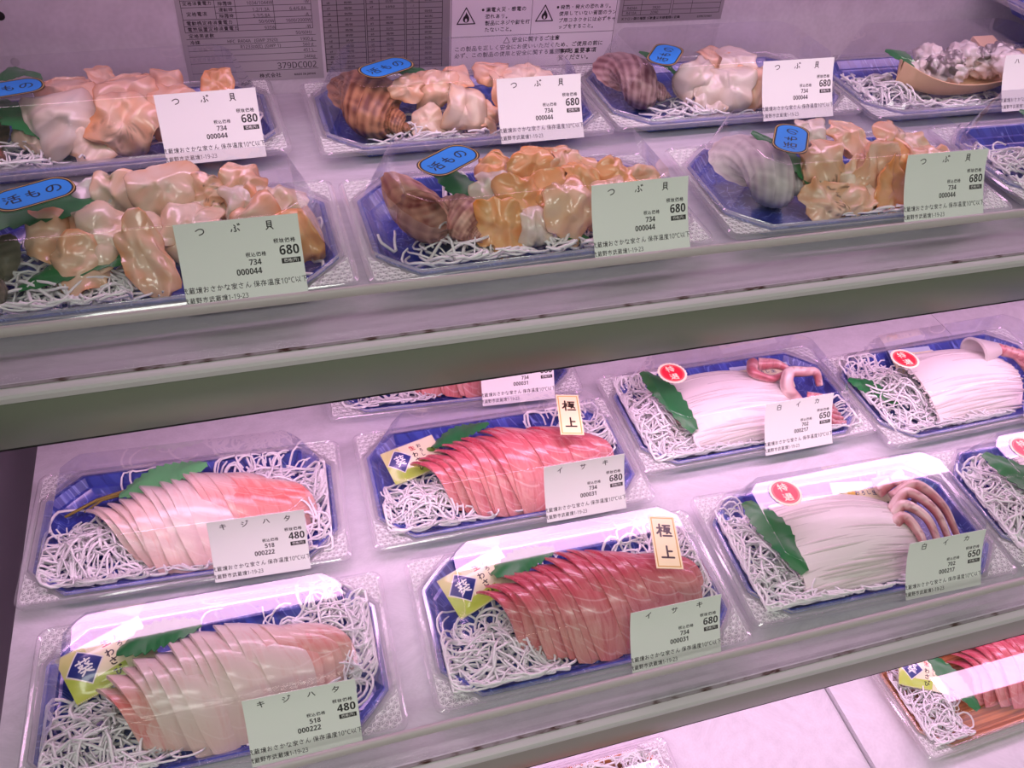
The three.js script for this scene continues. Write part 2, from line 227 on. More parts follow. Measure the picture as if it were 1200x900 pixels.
// ---------------------------------------------------------------- textures and materials
const TAU = Math.PI * 2;
function noiseData(w, h, f, color = true) {
  const d = new Uint8Array(w * h * 4);
  for (let y = 0; y < h; y++) for (let x = 0; x < w; x++) { const c = f(x / w, y / h); for (let k = 0; k < 3; k++) d[(y * w + x) * 4 + k] = clamp(Array.isArray(c) ? c[k] : c, 0, 255); d[(y * w + x) * 4 + 3] = 255; }
  const t = new THREE.DataTexture(d, w, h); t.magFilter = THREE.LinearFilter; t.wrapS = t.wrapT = THREE.RepeatWrapping; if (color) t.colorSpace = THREE.SRGBColorSpace; t.needsUpdate = true; return t;
}
const ring3 = (u, v, s, z = 0) => noise(Math.cos(u * TAU) * s + z, Math.sin(u * TAU) * s + Math.cos(v * TAU) * s, Math.sin(v * TAU) * s + z * 1.7);   // noise that tiles
const scuffs = noiseData(256, 256, (u, v) => { const n = ring3(u, v, 1.5) * 6 + ring3(u, v, 9, 4) * 5; return 243 + n; });
scuffs.repeat.set(5, 5);
const M = {};
M.deckGrey = phys({ color: 0xcfcad2, roughness: 0.34, map: scuffs });
M.deck = phys({ color: 0xd9d4dc, roughness: 0.4, map: scuffs });
M.wall = phys({ color: 0xd8d2d8, roughness: 0.42, map: scuffs });
M.trim = std({ color: 0xcfc6cc, roughness: 0.35 });
M.face = phys({ color: 0x8b8f82, roughness: 0.3, metalness: 0.35 });
M.faceLow = phys({ color: 0x8f8d80, roughness: 0.36, metalness: 0.3 });
M.gasket = std({ color: 0x151214, roughness: 0.8 });
M.side = std({ color: 0x6d6870, roughness: 0.45, metalness: 0.3 });
const dirt = noiseData(1024, 16, (u, v) => {
  const n = ring3(u, 0.2, 14, 2) + 0.6 * ring3(u, v * 0.1, 50, 8), k = smooth(0.25, 0.95, n), b = 150 + 12 * ring3(u, v * 0.2, 40, 3);
  return [lerp(b, 62, k), lerp(b - 10, 40, k), lerp(b - 4, 34, k)];
});
M.caulk = phys({ map: dirt, roughness: 0.95, specularIntensity: 0.1 });
M.acrylic = phys({ color: 0xf6f4f6, roughness: 0.06, transmission: 1, thickness: 0, ior: 1.5 });
M.acrylicEdge = phys({ color: 0xd9cdd0, roughness: 0.32, transmission: 0.3, thickness: 0, ior: 1.49 });
M.lid = phys({ color: 0xfdfcfd, roughness: 0.03, transmission: 1, thickness: 0, ior: 1.64 });
const asanoha = canvasTexture(256, 256, (g) => {
  g.fillStyle = '#404040'; g.fillRect(0, 0, 256, 256); g.strokeStyle = '#ffffff'; g.lineWidth = 5;
  const a = 64, b = 64;
  for (let j = -1; j < 5; j++) for (let i = -1; i < 5; i++) {
    const x = i * a, y = j * b;
    for (const [p, q] of [[0, 0], [a, b]]) for (let k = 0; k < 4; k++) {
      const cx = x + a / 2, cy = y + b / 2, e = [[x, y], [x + a, y], [x + a, y + b], [x, y + b]][k];
      g.beginPath(); g.moveTo(cx, cy); g.lineTo(...e); g.stroke();
      g.beginPath(); g.moveTo(...e); g.lineTo(cx + (k % 2 ? 0 : (k ? 1 : -1) * a * 0.12), cy + (k % 2 ? (k === 1 ? -1 : 1) * b * 0.3 : 0)); g.stroke();
    }
    g.strokeRect(x, y, a, b);
  }
}, false);
asanoha.repeat.set(52, 52);
M.flange = phys({ color: 0xfbfafb, roughness: 0.14, transmission: 0.62, thickness: 0, ior: 1.75, bumpMap: asanoha, bumpScale: 0.0012 });
M.ridge = phys({ color: 0xffffff, roughness: 0.15, transmission: 0.25, thickness: 0, ior: 1.6 });
M.bead = phys({ color: 0xfbf9fc, roughness: 0.1, transmission: 0.82, thickness: 0, ior: 1.8 });
const fibre = canvasTexture(512, 512, (g) => {
  g.fillStyle = '#2f3f9c'; g.fillRect(0, 0, 512, 512); const r = rng(31);
  for (let i = 0; i < 260; i++) { g.fillStyle = r() < 0.5 ? 'rgba(20,28,112,0.4)' : 'rgba(84,104,205,0.4)'; g.beginPath(); g.ellipse(r() * 512, r() * 512, 8 + r() * 30, 5 + r() * 16, r() * 3, 0, 7); g.fill(); }
  for (let i = 0; i < 1500; i++) {
    const x = r() * 512, y = r() * 512, a = r() * TAU, l = 5 + r() * 18;
    g.strokeStyle = r() < 0.6 ? 'rgba(165,182,240,0.7)' : 'rgba(22,28,100,0.6)'; g.lineWidth = 0.8 + r() * 1.2;
    g.beginPath(); g.moveTo(x, y); g.quadraticCurveTo(x + Math.cos(a) * l * 0.6 + r() * 6, y + Math.sin(a) * l * 0.6, x + Math.cos(a) * l, y + Math.sin(a) * l); g.stroke();
  }
});
fibre.repeat.set(6.5, 6.5);
M.tray = phys({ map: fibre, roughness: 0.28, clearcoat: 0.5, clearcoatRoughness: 0.12, bumpMap: fibre, bumpScale: 0.0004 });
const grain = canvasTexture(256, 256, (g) => { g.fillStyle = '#b06a34'; g.fillRect(0, 0, 256, 256); const r = rng(8); for (let i = 0; i < 240; i++) { g.strokeStyle = r() < 0.5 ? 'rgba(225,160,96,0.35)' : 'rgba(110,56,24,0.35)'; g.lineWidth = 0.6 + r() * 2; const y = r() * 256; g.beginPath(); g.moveTo(0, y); g.bezierCurveTo(80, y + r() * 10 - 5, 170, y + r() * 10 - 5, 256, y); g.stroke(); } });
grain.repeat.set(8, 8);
M.trayBrown = phys({ map: grain, roughness: 0.3, clearcoat: 0.5, clearcoatRoughness: 0.1 });
M.daikon = phys({ color: 0xfaf8fa, roughness: 0.34, transmission: 0.1, thickness: 0, ior: 1.38 });
M.leafPlastic = phys({ color: 0x257a40, roughness: 0.38, transmission: 0.12, thickness: 0 });
M.leafShiso = phys({ color: 0x6cc47c, roughness: 0.5, transmission: 0.2, thickness: 0 });
M.stem = std({ color: 0x8a7a2c, roughness: 0.6 });
M.meat = phys({ vertexColors: true, roughness: 0.24, clearcoat: 0.8, clearcoatRoughness: 0.1, ior: 1.4, transmission: 0.1, thickness: 0 });
M.shell = phys({ vertexColors: true, roughness: 0.5, clearcoat: 0.25, clearcoatRoughness: 0.3 });
M.squid = phys({ color: 0xf3ece9, roughness: 0.28, transmission: 0.3, thickness: 0, ior: 1.4, clearcoat: 0.5, clearcoatRoughness: 0.15 });
M.squidBody = phys({ color: 0xf6efec, roughness: 0.3, transmission: 0.12, thickness: 0, ior: 1.4 });
M.boat = std({ color: 0xe2bd98, roughness: 0.7 });
M.plain = std({ color: 0xf2f2f0, roughness: 0.6 });
// ---------------------------------------------------------------- room and display case
const RX0 = -2.4, RX1 = 2.8, RZ0 = -0.3, RZ1 = 2.6, RY0 = -0.9, RY1 = 1.8;
const roomWall = std({ color: 0xb9bdb4, roughness: 0.9 }), roomFloor = std({ color: 0xb4b8a8, roughness: 0.5 });
structure('floor', box(RX0 - 0.1, RX1 + 0.1, RY0 - 0.1, RY0, RZ0 - 0.1, RZ1 + 0.1), roomFloor);
structure('ceiling', box(RX0 - 0.1, RX1 + 0.1, RY1, RY1 + 0.1, RZ0 - 0.1, RZ1 + 0.1), roomWall);
structure('wall_left', box(RX0 - 0.1, RX0, RY0, RY1, RZ0 - 0.1, RZ1 + 0.1), roomWall);
structure('wall_right', box(RX1, RX1 + 0.1, RY0, RY1, RZ0 - 0.1, RZ1 + 0.1), roomWall);
structure('wall_front', box(RX0, RX1, RY0, RY1, RZ1, RZ1 + 0.1), roomWall);
structure('wall_rear', box(RX0, RX1, RY0, RY1, RZ0 - 0.1, RZ0), roomWall);
const CX0 = -0.312, CX1 = 0.9, WALLZ = -0.102;
{
  const w = structure('wall_back', box(CX0 - 0.03, CX1 + 0.02, -0.6, 0.6, WALLZ - 0.02, WALLZ), M.wall);
  w.userData.label = 'pale back panel of the refrigerated case';
  const s = structure('wall_end', box(CX0 - 0.045, CX0 - 0.022, -0.6, 0.6, WALLZ, 0.335), M.side);
  s.userData.label = 'grey end panel of the refrigerated case';
  structure('wall_far_end', box(CX1 + 0.002, CX1 + 0.02, -0.6, 0.6, WALLZ, 0.335), M.side);
  structure('trim_1', box(CX0 - 0.045, CX1 + 0.02, 0.58, 0.62, WALLZ - 0.02, 0.12), M.side).userData.label = 'top cover of the refrigerated case';
  structure('trim_2', box(CX0 - 0.045, CX1 + 0.02, -0.62, -0.585, WALLZ - 0.02, 0.62), M.side).userData.label = 'base of the refrigerated case';
}
// y of the deck, z of its fence, height of the fence, drop of the front face
function shelf(name, y, zf, fence, drop, faceMat, label, seams, fenceOf) {
  const t = thing(name, label, 'shelf');
  const cuts = [CX0, ...seams, CX1];
  for (let i = 0; i < cuts.length - 1; i++) part('deck_panel', box(cuts[i] + (i ? 0.0006 : 0), cuts[i + 1], y - 0.008, y, WALLZ + 0.0005, zf + 0.0025), y > 0.1 ? M.deckGrey : M.deck, t);
  // rounded lip and convex front face
  part('front_lip', along([[zf + 0.0026, y - 0.0055], [zf + 0.0026, y], [zf + 0.0066, y], [zf + 0.0080, y - 0.0006], [zf + 0.0088, y - 0.002], [zf + 0.0088, y - 0.0048], [zf + 0.0080, y - 0.0055]], CX0, CX1), M.trim, t);
  const face = [], n = 10;
  for (let i = 0; i <= n; i++) { const k = i / n; face.push([zf + 0.0080 - 0.0055 * k * k, y - 0.0056 - (drop - 0.0056) * k]); }
  const back = face.map(([z, yy]) => [z - 0.0015, yy]).reverse();
  part('front_panel', along([...face, ...back], CX0, CX1, 1.0), faceMat, t);
  part('panel_gasket', box(CX0, CX1, y - drop - 0.0012, y - drop + 0.0002, zf - 0.0005, zf + 0.0025), M.gasket, t);
  part('sealant_strip', (() => { const g = slab(60, 1, (u, v) => V(lerp(CX0, CX1, u), y + 0.0004, lerp(zf + 0.0018, zf + 0.0038, v)), 0.0006); return g; })(), M.caulk, t);
  if (fence) {
    const f = thing('acrylic_fence', 'clear acrylic fence with frosted rim on the ' + fenceOf, 'fence');
    part('pane', box(CX0, CX1, y + 0.0004, y + fence - 0.003, zf - 0.002, zf + 0.001), M.acrylic, f);
    part('rim', along([[zf - 0.0026, y + fence - 0.0042], [zf + 0.0014, y + fence - 0.0042], [zf + 0.0018, y + fence - 0.0028], [zf + 0.0012, y + fence - 0.0006], [zf - 0.0006, y + fence], [zf - 0.0024, y + fence - 0.0008]], CX0, CX1, 1.2), M.acrylicEdge, f, 'frosted top rim of the fence');
  }
  // the shelf's own frame under the deck
  part('underside', box(CX0, CX1, y - 0.014, y - 0.0085, WALLZ + 0.0005, zf - 0.002), M.trim, t);
  return t;
}
const shelves = [];
shelves.push(shelf('display_shelf', 0.394, 0.055, 0.031, 0.036, M.face, 'case shelf above the whelk packs', [], 'shelf above the whelk packs'));
shelves.push(shelf('display_shelf', H, 0.178, 0.0308, 0.0385, M.face, 'upper case shelf carrying the whelk packs', [], 'edge of the whelk shelf'));
shelves.push(shelf('display_shelf', 0, 0.3062, 0.0335, 0.0445, M.faceLow, 'lower case shelf carrying the sashimi packs', [0.455], 'edge of the sashimi shelf'));
{
  const t = thing('display_shelf', 'bottom case shelf carrying brown-tray packs, with a bare white deck', 'shelf');
  part('deck_panel', box(CX0, 0.2995, BOTTOM - 0.01, BOTTOM, WALLZ + 0.001, 0.52), M.deck, t);
  single('deck_plate', along([[WALLZ + 0.001, BOTTOM - 0.01], [WALLZ + 0.001, BOTTOM + 0.006], [0.52, BOTTOM + 0.006], [0.52, BOTTOM - 0.01]], 0.3005, CX1), M.deck, 'white raised deck plate under the brown tray pack', 'deck plate');
  part('front_panel', box(CX0, CX1, BOTTOM - 0.12, BOTTOM - 0.001, 0.5205, 0.53), M.faceLow, t);
}
// lamps under the shelves
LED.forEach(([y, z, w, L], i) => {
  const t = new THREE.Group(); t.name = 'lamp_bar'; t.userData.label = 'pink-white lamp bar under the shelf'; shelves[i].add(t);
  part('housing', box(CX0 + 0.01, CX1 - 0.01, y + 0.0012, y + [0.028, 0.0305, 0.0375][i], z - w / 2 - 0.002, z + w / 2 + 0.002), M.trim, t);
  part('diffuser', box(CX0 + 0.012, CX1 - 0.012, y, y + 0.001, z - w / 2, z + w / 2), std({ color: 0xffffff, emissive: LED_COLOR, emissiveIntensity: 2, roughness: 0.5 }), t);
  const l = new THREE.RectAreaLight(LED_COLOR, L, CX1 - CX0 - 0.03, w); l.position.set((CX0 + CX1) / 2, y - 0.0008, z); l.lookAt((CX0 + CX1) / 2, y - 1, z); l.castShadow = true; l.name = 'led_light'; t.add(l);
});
for (const [x, z] of [[-1.3, 1.1], [-0.2, 1.1], [-1.3, 2.0], [-0.2, 2.0], [1.4, 1.6]]) {
  const t = thing('ceiling_light', 'long ceiling light panel over the aisle', 'lamp', 'ceiling light panels over the aisle');
  part('frame', box(x - 0.42, x + 0.42, RY1 - 0.03, RY1, z - 0.13, z + 0.13), M.plain, t);
  part('diffuser', box(x - 0.4, x + 0.4, RY1 - 0.0325, RY1 - 0.0305, z - 0.11, z + 0.11), std({ color: 0xffffff, emissive: ROOM_COLOR, emissiveIntensity: 2 }), t);
  const l = new THREE.RectAreaLight(ROOM_COLOR, CEILING_RADIANCE, 0.8, 0.22); l.position.set(x, RY1 - 0.034, z); l.lookAt(x, 0, z); l.castShadow = true; l.name = 'ceiling_lamp_light'; t.add(l);
}
// ---------------------------------------------------------------- plates on the back wall
function plate(name, x0, x1, y0, y1, draw, label, px = 12000) {
  const w = Math.round((x1 - x0) * px), h = Math.round((y1 - y0) * px);
  const t = canvasTexture(w, h, (g) => { g.scale(w / ((x1 - x0) * 1000), h / ((y1 - y0) * 1000)); draw(g, (x1 - x0) * 1000, (y1 - y0) * 1000); });
  const m = single(name, slab(1, 1, (u, v) => V(lerp(x0, x1, u), lerp(y1, y0, v), 0), 0.0004), std({ map: t, roughness: 0.38, metalness: 0.1 }), label, 'sign');
  m.geometry.translate(-(x0 + x1) / 2, -y0, 0); m.position.set((x0 + x1) / 2, y0, WALLZ + 0.0003); return m;
}
{
  const g = new THREE.SphereGeometry(0.0028, 16, 10, 0, TAU, 0, Math.PI / 2); g.rotateX(Math.PI / 2); g.scale(1, 1, 0.7);
  single('wall_bolt', g, M.gasket, 'small dark bolt head on the back panel beside the end panel', 'bolt').position.set(-0.2725, 0.2575, WALLZ + 0.0001);
}
// drawing units are millimetres
const rule = (g, x0, y0, x1, y1, w = 0.3, c = '#1d181c') => { g.strokeStyle = c; g.lineWidth = w; g.beginPath(); g.moveTo(x0, y0); g.lineTo(x1, y1); g.stroke(); };
const right = (g, s, x, y, size, o) => { g.font = Math.round(size * 0.96 * 20) / 20 + 'px sans-serif'; write(g, s, x - [...s].length * size * 0.52, y, size, { ...o }); };
plate('rating_plate', -0.1690, -0.0772, 0.2072, 0.2900, (g, w, h) => {
  g.fillStyle = '#aaa6a9'; g.fillRect(0, 0, w, h);
  const o = h - 55.3, rows = [-0.6, 3.7, 7.7, 11.6, 15.9, 19.8].map((y) => y + o);     // o: the height where the picture begins
  for (const y of rows) rule(g, 3.4, y, w - 5, y); rule(g, 3.4, rows[2], 3.4, rows[5]);
  for (const x of [3.4, w - 5]) rule(g, x, 0, x, rows[5]);
  rule(g, 24.5, 0, 24.5, rows[3]); for (const x of [37.5, 62]) rule(g, x, 0, x, rows[5]);
  g.fillStyle = '#aaa6a9'; g.fillRect(3.7, rows[2] - 0.5, 20.6, 1); g.fillRect(24, rows[3] + 0.3, 1, 8);
  const k = { weight: 2.2 };
  write(g, '定格消費電力', 4.5, rows[0] + 0.2, 3.1, k); write(g, '除霜時', 26.5, rows[0] + 0.8, 3.1, k); write(g, '運転時', 26.5, rows[1] + 0.5, 3.1, k); write(g, '定格電流', 6, rows[1] + 2.6, 3.3, k); write(g, '除霜時', 26.5, rows[2] + 0.5, 3.1, k);
  write(g, '電動機定格消費電力', 5, rows[3] + 0.6, 3.3, k); write(g, '電熱装置定格消費電力', 5, rows[4] + 0.4, 3.3, k);
  const q = [['1034/1044W', '-W'], ['1.2/1.3A', '6.4/6.8A'], ['5.7/5.8A', '-A'], ['50/60W', '1600/2000W'], ['935W', '-W']];
  q.forEach(([a, b], i) => { right(g, a, 61, rows[i] + 0.7, 3.1); right(g, b, w - 6.5, rows[i] + 0.7, 3.1); });
  const low = [24.3, 28.6, 32.4, 36.3, 41.0, 48.0].map((y) => y + o);
  for (const y of low) rule(g, 3.4, y, w - 3.6, y, 0.28);
  write(g, '定格周波数', 5, low[0] - 3.7, 3.3, k); right(g, '50/60Hz', w - 6, low[0] - 3.5, 3);
  write(g, '冷媒', 5, low[1] - 3.7, 3.3, k); write(g, 'HFC  R404A   (GWP 3920)', 29, low[1] - 3.4, 2.8); right(g, '1900 g', w - 5, low[1] - 3.4, 3);
  write(g, 'R1233zd(E)  (GWP 1)', 37, low[2] - 3.3, 2.8); right(g, '560 g', w - 5, low[2] - 3.4, 3); right(g, '451 L', w - 5, low[3] - 3.4, 3); right(g, '246kg', w - 5, low[4] - 3.6, 3);
  write(g, '379DC002', 60, low[5] - 6.4, 5.9); write(g, '株式会社', 47, low[5] + 1.6, 3.8, k); write(g, 'MADE IN JAPAN', 71, low[5] + 2.2, 2.5, { bold: true });
}, 'grey rating plate with ruled rows and number 379DC002 on the back panel');
plate('settings_plate', -0.0752, 0.0145, 0.2110, 0.2900, (g, w, h) => {
  g.fillStyle = '#8e898d'; g.fillRect(0, 0, w, h);
  const xs = [0.8, 16.5, 47, 49, 63.5, 92, 94, 109, 136].map((x) => x * w / 145);
  const o = h - 50, names = [['c6', '05/05'], ['c7', '00/00'], ['c8', '0n/0n'], ['c9', '-2/-2'], ['cA', '00/00'], ['cb', '00/06'], ['cC', '0F/0F'], ['cd', '0F/0F'], ['cE', '00/00'], ['cF', '00/00'], ['d0', '00/00'], ['d1', '01/01'], ['d2', '00/00']],
    b = ['n6', 'n7', '', 'o0', 'o1', 'o2', 'o3', 'o4', 'o5', 'o6', 'o7', 'o8', 'o9'], c = ['01/01', '0.0/0.0', '', 'FF/FF', '00/00', 'LL/LL', '00/00', '02/02', '00/00', '10/10', '00/00', '00/00', '00/00'], d = ['0F/0F', '', '03/03', 'AC/AC', '0F/0F', '05/06', '0F/0F', '0n/0n', '00/00', '00/00', '00/00', '00/00', '00/00'];
  for (let i = -9; i <= 13; i++) { const y = o - 0.2 + i * 3.72; for (const [a, e] of [[0, 2], [3, 5], [6, 8]]) rule(g, xs[a], y, xs[e], y, 0.32); }
  for (const x of xs) rule(g, x, 0, x, h, 0.36);
  names.forEach(([a, e], i) => { const y = o + 0.5 + i * 3.72; write(g, a, xs[0] + 3, y, 2.5, { bold: true }); write(g, e, xs[1] + 5, y, 2.5, { bold: true }); write(g, b[i], xs[3] + 2.5, y, 2.5, { bold: true }); write(g, c[i], xs[4] + 4.5, y, 2.5, { bold: true }); write(g, i % 9 === 0 ? 'dB' : '- ' + (i % 9 - 2), xs[6] + 3, y, 2.5); write(g, d[i], xs[7] + 4, y, 2.5, { bold: true }); });
}, 'dark grey settings plate of three ruled columns of codes on the back panel');
plate('warning_plate', 0.0150, 0.1432, 0.2062, 0.2900, (g, w, h) => {
  g.fillStyle = '#e4dde3'; g.fillRect(0, 0, w, h);
  g.strokeStyle = '#2a2329'; g.lineWidth = 0.35; g.beginPath(); g.moveTo(0.6, 0); g.lineTo(0.6, h - 5); g.quadraticCurveTo(0.6, h - 0.8, 5, h - 0.8); g.lineTo(w - 5, h - 0.8); g.quadraticCurveTo(w - 0.6, h - 0.8, w - 0.6, h - 5); g.lineTo(w - 0.6, 0); g.stroke();
  const o = h - 51.5, q = { weight: 2.5 };                                              // o: the height where the picture begins
  rule(g, 0.6, o + 26, w - 0.6, o + 26); rule(g, 61, 0, 61, o + 26);
  for (const x of [11.5, 71]) {
    g.strokeStyle = '#211a20'; g.lineWidth = 0.75; g.lineJoin = 'round'; g.beginPath(); g.moveTo(x, o + 5.2); g.lineTo(x + 6.6, o + 16.6); g.lineTo(x - 6.6, o + 16.6); g.closePath(); g.stroke();
    g.fillStyle = '#211a20'; g.beginPath(); g.moveTo(x, o + 8); g.bezierCurveTo(x + 1, o + 10.5, x + 2.8, o + 11.5, x + 2.2, o + 14.2); g.quadraticCurveTo(x + 1.6, o + 15.6, x, o + 15.6); g.quadraticCurveTo(x - 2, o + 15.4, x - 2.3, o + 13.6); g.quadraticCurveTo(x - 2.3, o + 11.8, x - 1.2, o + 11); g.quadraticCurveTo(x - 0.2, o + 10, x, o + 8); g.fill();
    g.fillStyle = '#e4dde3'; g.beginPath(); g.ellipse(x, o + 14, 0.8, 1.3, 0, 0, 7); g.fill();
  }
  ['●漏電火災・感電の', ' 恐れあり。', ' 製品にネジや釘を打', ' たないこと。'].forEach((s, i) => write(g, s.trim(), 22 + (i ? 3.6 : 0), o + 5.2 + i * 4.75, 3.85, q));
  ['●発熱・発火の恐れあり。', '使用していない背面のラン', 'プ用コネクタには必ずキャ', 'ップをすること。'].forEach((s, i) => write(g, s, 79 + (i ? 3.2 : 0), o + 5.2 + i * 4.75, 3.85, q));
  g.strokeStyle = '#211a20'; g.lineWidth = 0.5; g.beginPath(); g.moveTo(43, o + 27.5); g.lineTo(45.4, o + 31.6); g.lineTo(40.6, o + 31.6); g.closePath(); g.stroke();
  write(g, '安全に関するご注意', 47, o + 27.4, 4.2, { weight: 2.8 });
  ['この製品を正しく安全にお使いいただくため、ご使用の前に', '必ず、この製品の「使用と安全に関する重要事項」', '', ''].forEach((s, i) => write(g, s.replace(/[「」]/g, ''), 3.2, o + 32.6 + i * 4.9, 4.35, q));
  write(g, 'に関する重要事項', 79, o + 37.6, 4.6, q); write(g, '覧ください。', 85, o + 42.6, 4.6, q);
}, 'white warning plate with two flame triangles on the back panel');
plate('gas_plate', 0.1450, 0.2325, 0.2372, 0.2900, (g, w, h) => {
  g.fillStyle = '#9a9498'; g.fillRect(0, 0, w, h); const o = h - 16.6;
  for (const y of [o - 0.2, o + 3.7, o + 7.8, o + 11.2]) { rule(g, 3, y, 42, y); rule(g, 44, y, w - 3, y); }
  for (const x of [3, 18, 42, 44, 60, w - 3]) rule(g, x, 0, x, o + 11.2);
  write(g, 'R404A', 6, o + 4.2, 3, {}); write(g, '3920', 27, o + 4.2, 3, {}); write(g, 'R410A', 6, o + 8, 2.9, {}); write(g, '2090', 26, o + 8, 2.9, {});
  write(g, '※フロン類の種類及び数量は冷媒種類に記載', 2.6, o + 12.4, 2.55, { weight: 2.6 }); write(g, 'E379C721H01', w - 21, o + 12.4, 2.5, { bold: true });
}, 'grey refrigerant table plate with rounded foot on the back panel');

// ---------------------------------------------------------------- packs
function outline(hw, hd, c, round, m = 6) {
  const p = [];
  for (let k = 0; k < 4; k++) {
    const sx = k === 0 || k === 3 ? 1 : -1, sz = k < 2 ? 1 : -1, a0 = k * Math.PI / 2, cx = sx * (hw - c), cz = sz * (hd - c);
    for (let i = 0; i < m; i++) {
      const t = i / (m - 1), a = a0 + t * Math.PI / 2;
      const rx = cx + c * Math.cos(a), rz = cz + c * Math.sin(a), lx = cx + c * lerp(Math.cos(a0), Math.cos(a0 + Math.PI / 2), t), lz = cz + c * lerp(Math.sin(a0), Math.sin(a0 + Math.PI / 2), t);
      p.push([lerp(lx, rx, round), lerp(lz, rz, round)]);
    }
  }
  return p;
}
function loft(rings, crease, cap, capStart) {
  const pos = [], uv = [], put = (x, y, z) => { pos.push(x, y, z); uv.push(x * 1 + z * 0.0 + y * 0.6, z + y * 0.6); };
  for (let k = 0; k < rings.length - 1; k++) {
    const [A, ya] = rings[k], [B, yb] = rings[k + 1], n = A.length;
    for (let i = 0; i < n; i++) {
      const j = (i + 1) % n;
      put(A[i][0], ya, A[i][1]); put(B[i][0], yb, B[i][1]); put(A[j][0], ya, A[j][1]);
      put(A[j][0], ya, A[j][1]); put(B[i][0], yb, B[i][1]); put(B[j][0], yb, B[j][1]);
    }
  }
  for (const [on, [A, y], flip] of [[cap, rings[rings.length - 1], 0], [capStart, rings[0], 1]]) if (on) for (let i = 0; i < A.length; i++) {
    const j = (i + 1) % A.length, q = flip ? [A[i], A[j]] : [A[j], A[i]];
    put(0, y, 0); put(q[0][0], y, q[0][1]); put(q[1][0], y, q[1][1]);
  }
  const g = new THREE.BufferGeometry();
  g.setAttribute('position', new THREE.Float32BufferAttribute(pos, 3)); g.setAttribute('uv', new THREE.Float32BufferAttribute(uv, 2));
  return creased(g, crease);
}
const trayGeo = loft([
  [outline(0.081, 0.0372, 0.015, 0.1), 0], [outline(0.0836, 0.0395, 0.016, 0.1), 0.0012], [outline(0.0905, 0.0465, 0.0195, 0.1), 0.0105], [outline(0.0922, 0.0482, 0.0203, 0.1), 0.0112], [outline(0.0922, 0.0482, 0.0203, 0.1), 0.0122],
  [outline(0.0895, 0.0455, 0.019, 0.1), 0.0122], [outline(0.0855, 0.0415, 0.017, 0.1), 0.0072], [outline(0.0838, 0.0398, 0.0165, 0.1), 0.0068], [outline(0.0805, 0.0368, 0.0155, 0.1), 0.0034], [outline(0.079, 0.0354, 0.015, 0.1), 0.0028]], 0.5, true, true);
const domeGeo = (() => {      // straight walls, a rim rounded to a millimetre, a flat top
  const rings = [[outline(0.0903, 0.0466, 0.0192, 0.12), 0.0126], [outline(0.0898, 0.0461, 0.019, 0.12), 0.0136]], R = 0.0011, lo = 0.4;
  rings.push([outline(0.0749, 0.0361, 0.0106, 0.2), 0.0443]);
  for (let i = 0; i <= 5; i++) { const a = lerp(lo, Math.PI / 2, i / 5), k = R * Math.cos(a); rings.push([outline(0.0736 + k, 0.0348 + k, 0.0103 + k * 0.3, 0.2), 0.0450 + R * Math.sin(a)]); }
  rings.push([outline(0.0730, 0.0342, 0.0101, 0.2), 0.0461], [outline(0.03, 0.012, 0.004, 0.2), 0.0461]);
  return loft(rings, 0.42, true);
})();
const flangeGeo = loft([[outline(0.1, 0.0535, 0.007, 1), 0.0100], [outline(0.0998, 0.0533, 0.007, 1), 0.0121], [outline(0.0985, 0.0524, 0.0075, 1), 0.0130], [outline(0.0972, 0.0516, 0.008, 1), 0.0121]], 0.6);
const cornerGeo = loft([[outline(0.0972, 0.0516, 0.008, 1), 0.0121], [outline(0.0952, 0.0506, 0.0225, 0.12), 0.0122]], 0.6);
const beadGeo = loft([[outline(0.0952, 0.0506, 0.0225, 0.12), 0.0122], [outline(0.0947, 0.0502, 0.0222, 0.12), 0.0148], [outline(0.0938, 0.0495, 0.0218, 0.12), 0.0158], [outline(0.0929, 0.0488, 0.0214, 0.12), 0.0148], [outline(0.0922, 0.0482, 0.0203, 0.12), 0.0128], [outline(0.0903, 0.0466, 0.0192, 0.12), 0.0126]], 0.9);
const starGeo = (() => {      // raised star lines on the four corner triangles
  const gs = [], c = 0.0046, inside = (x, z) => x < 0.0966 && z < 0.0512 && x > 0.07 && z > 0.02 && x + z > 0.0952 + 0.0506 - 0.0225 + 0.0012;
  const bar = (x0, z0, x1, z1) => {
    const L = Math.hypot(x1 - x0, z1 - z0), g = new THREE.CylinderGeometry(0.00022, 0.00022, L, 5, 1, true); g.rotateZ(Math.PI / 2); g.rotateY(-Math.atan2(z1 - z0, x1 - x0)); g.translate((x0 + x1) / 2, 0.0123, (z0 + z1) / 2); gs.push(g);
  };
  for (let i = 0; i < 8; i++) for (let j = 0; j < 10; j++) {
    const x = 0.0688 + i * c + (j % 2) * c / 2, z = 0.0208 + j * c * 0.87;
    for (let k = 0; k < 6; k++) {
      const a = k * Math.PI / 3, b = a + Math.PI / 6, p = [x + Math.cos(a) * c * 0.5, z + Math.sin(a) * c * 0.5], q = [x + Math.cos(b) * c * 0.57, z + Math.sin(b) * c * 0.57];
      if (inside(x, z) && inside(...q)) bar(x, z, ...q);
      if (inside(x, z) && inside(...p) && k < 3) bar(x, z, ...p);
    }
  }
  const one = mergeGeometries(gs), all = [];
  for (const [sx, sz] of [[1, 1], [-1, 1], [1, -1], [-1, -1]]) { const g = one.clone(), p = g.attributes.position, n = g.attributes.normal; for (let i = 0; i < p.count; i++) { p.setX(i, p.getX(i) * sx); p.setZ(i, p.getZ(i) * sz); n.setX(i, n.getX(i) * sx); n.setZ(i, n.getZ(i) * sz); } if (sx * sz < 0) { const k = g.index.array; for (let i = 0; i < k.length; i += 3) [k[i], k[i + 1]] = [k[i + 1], k[i]]; } all.push(g); }
  return mergeGeometries(all);
})();
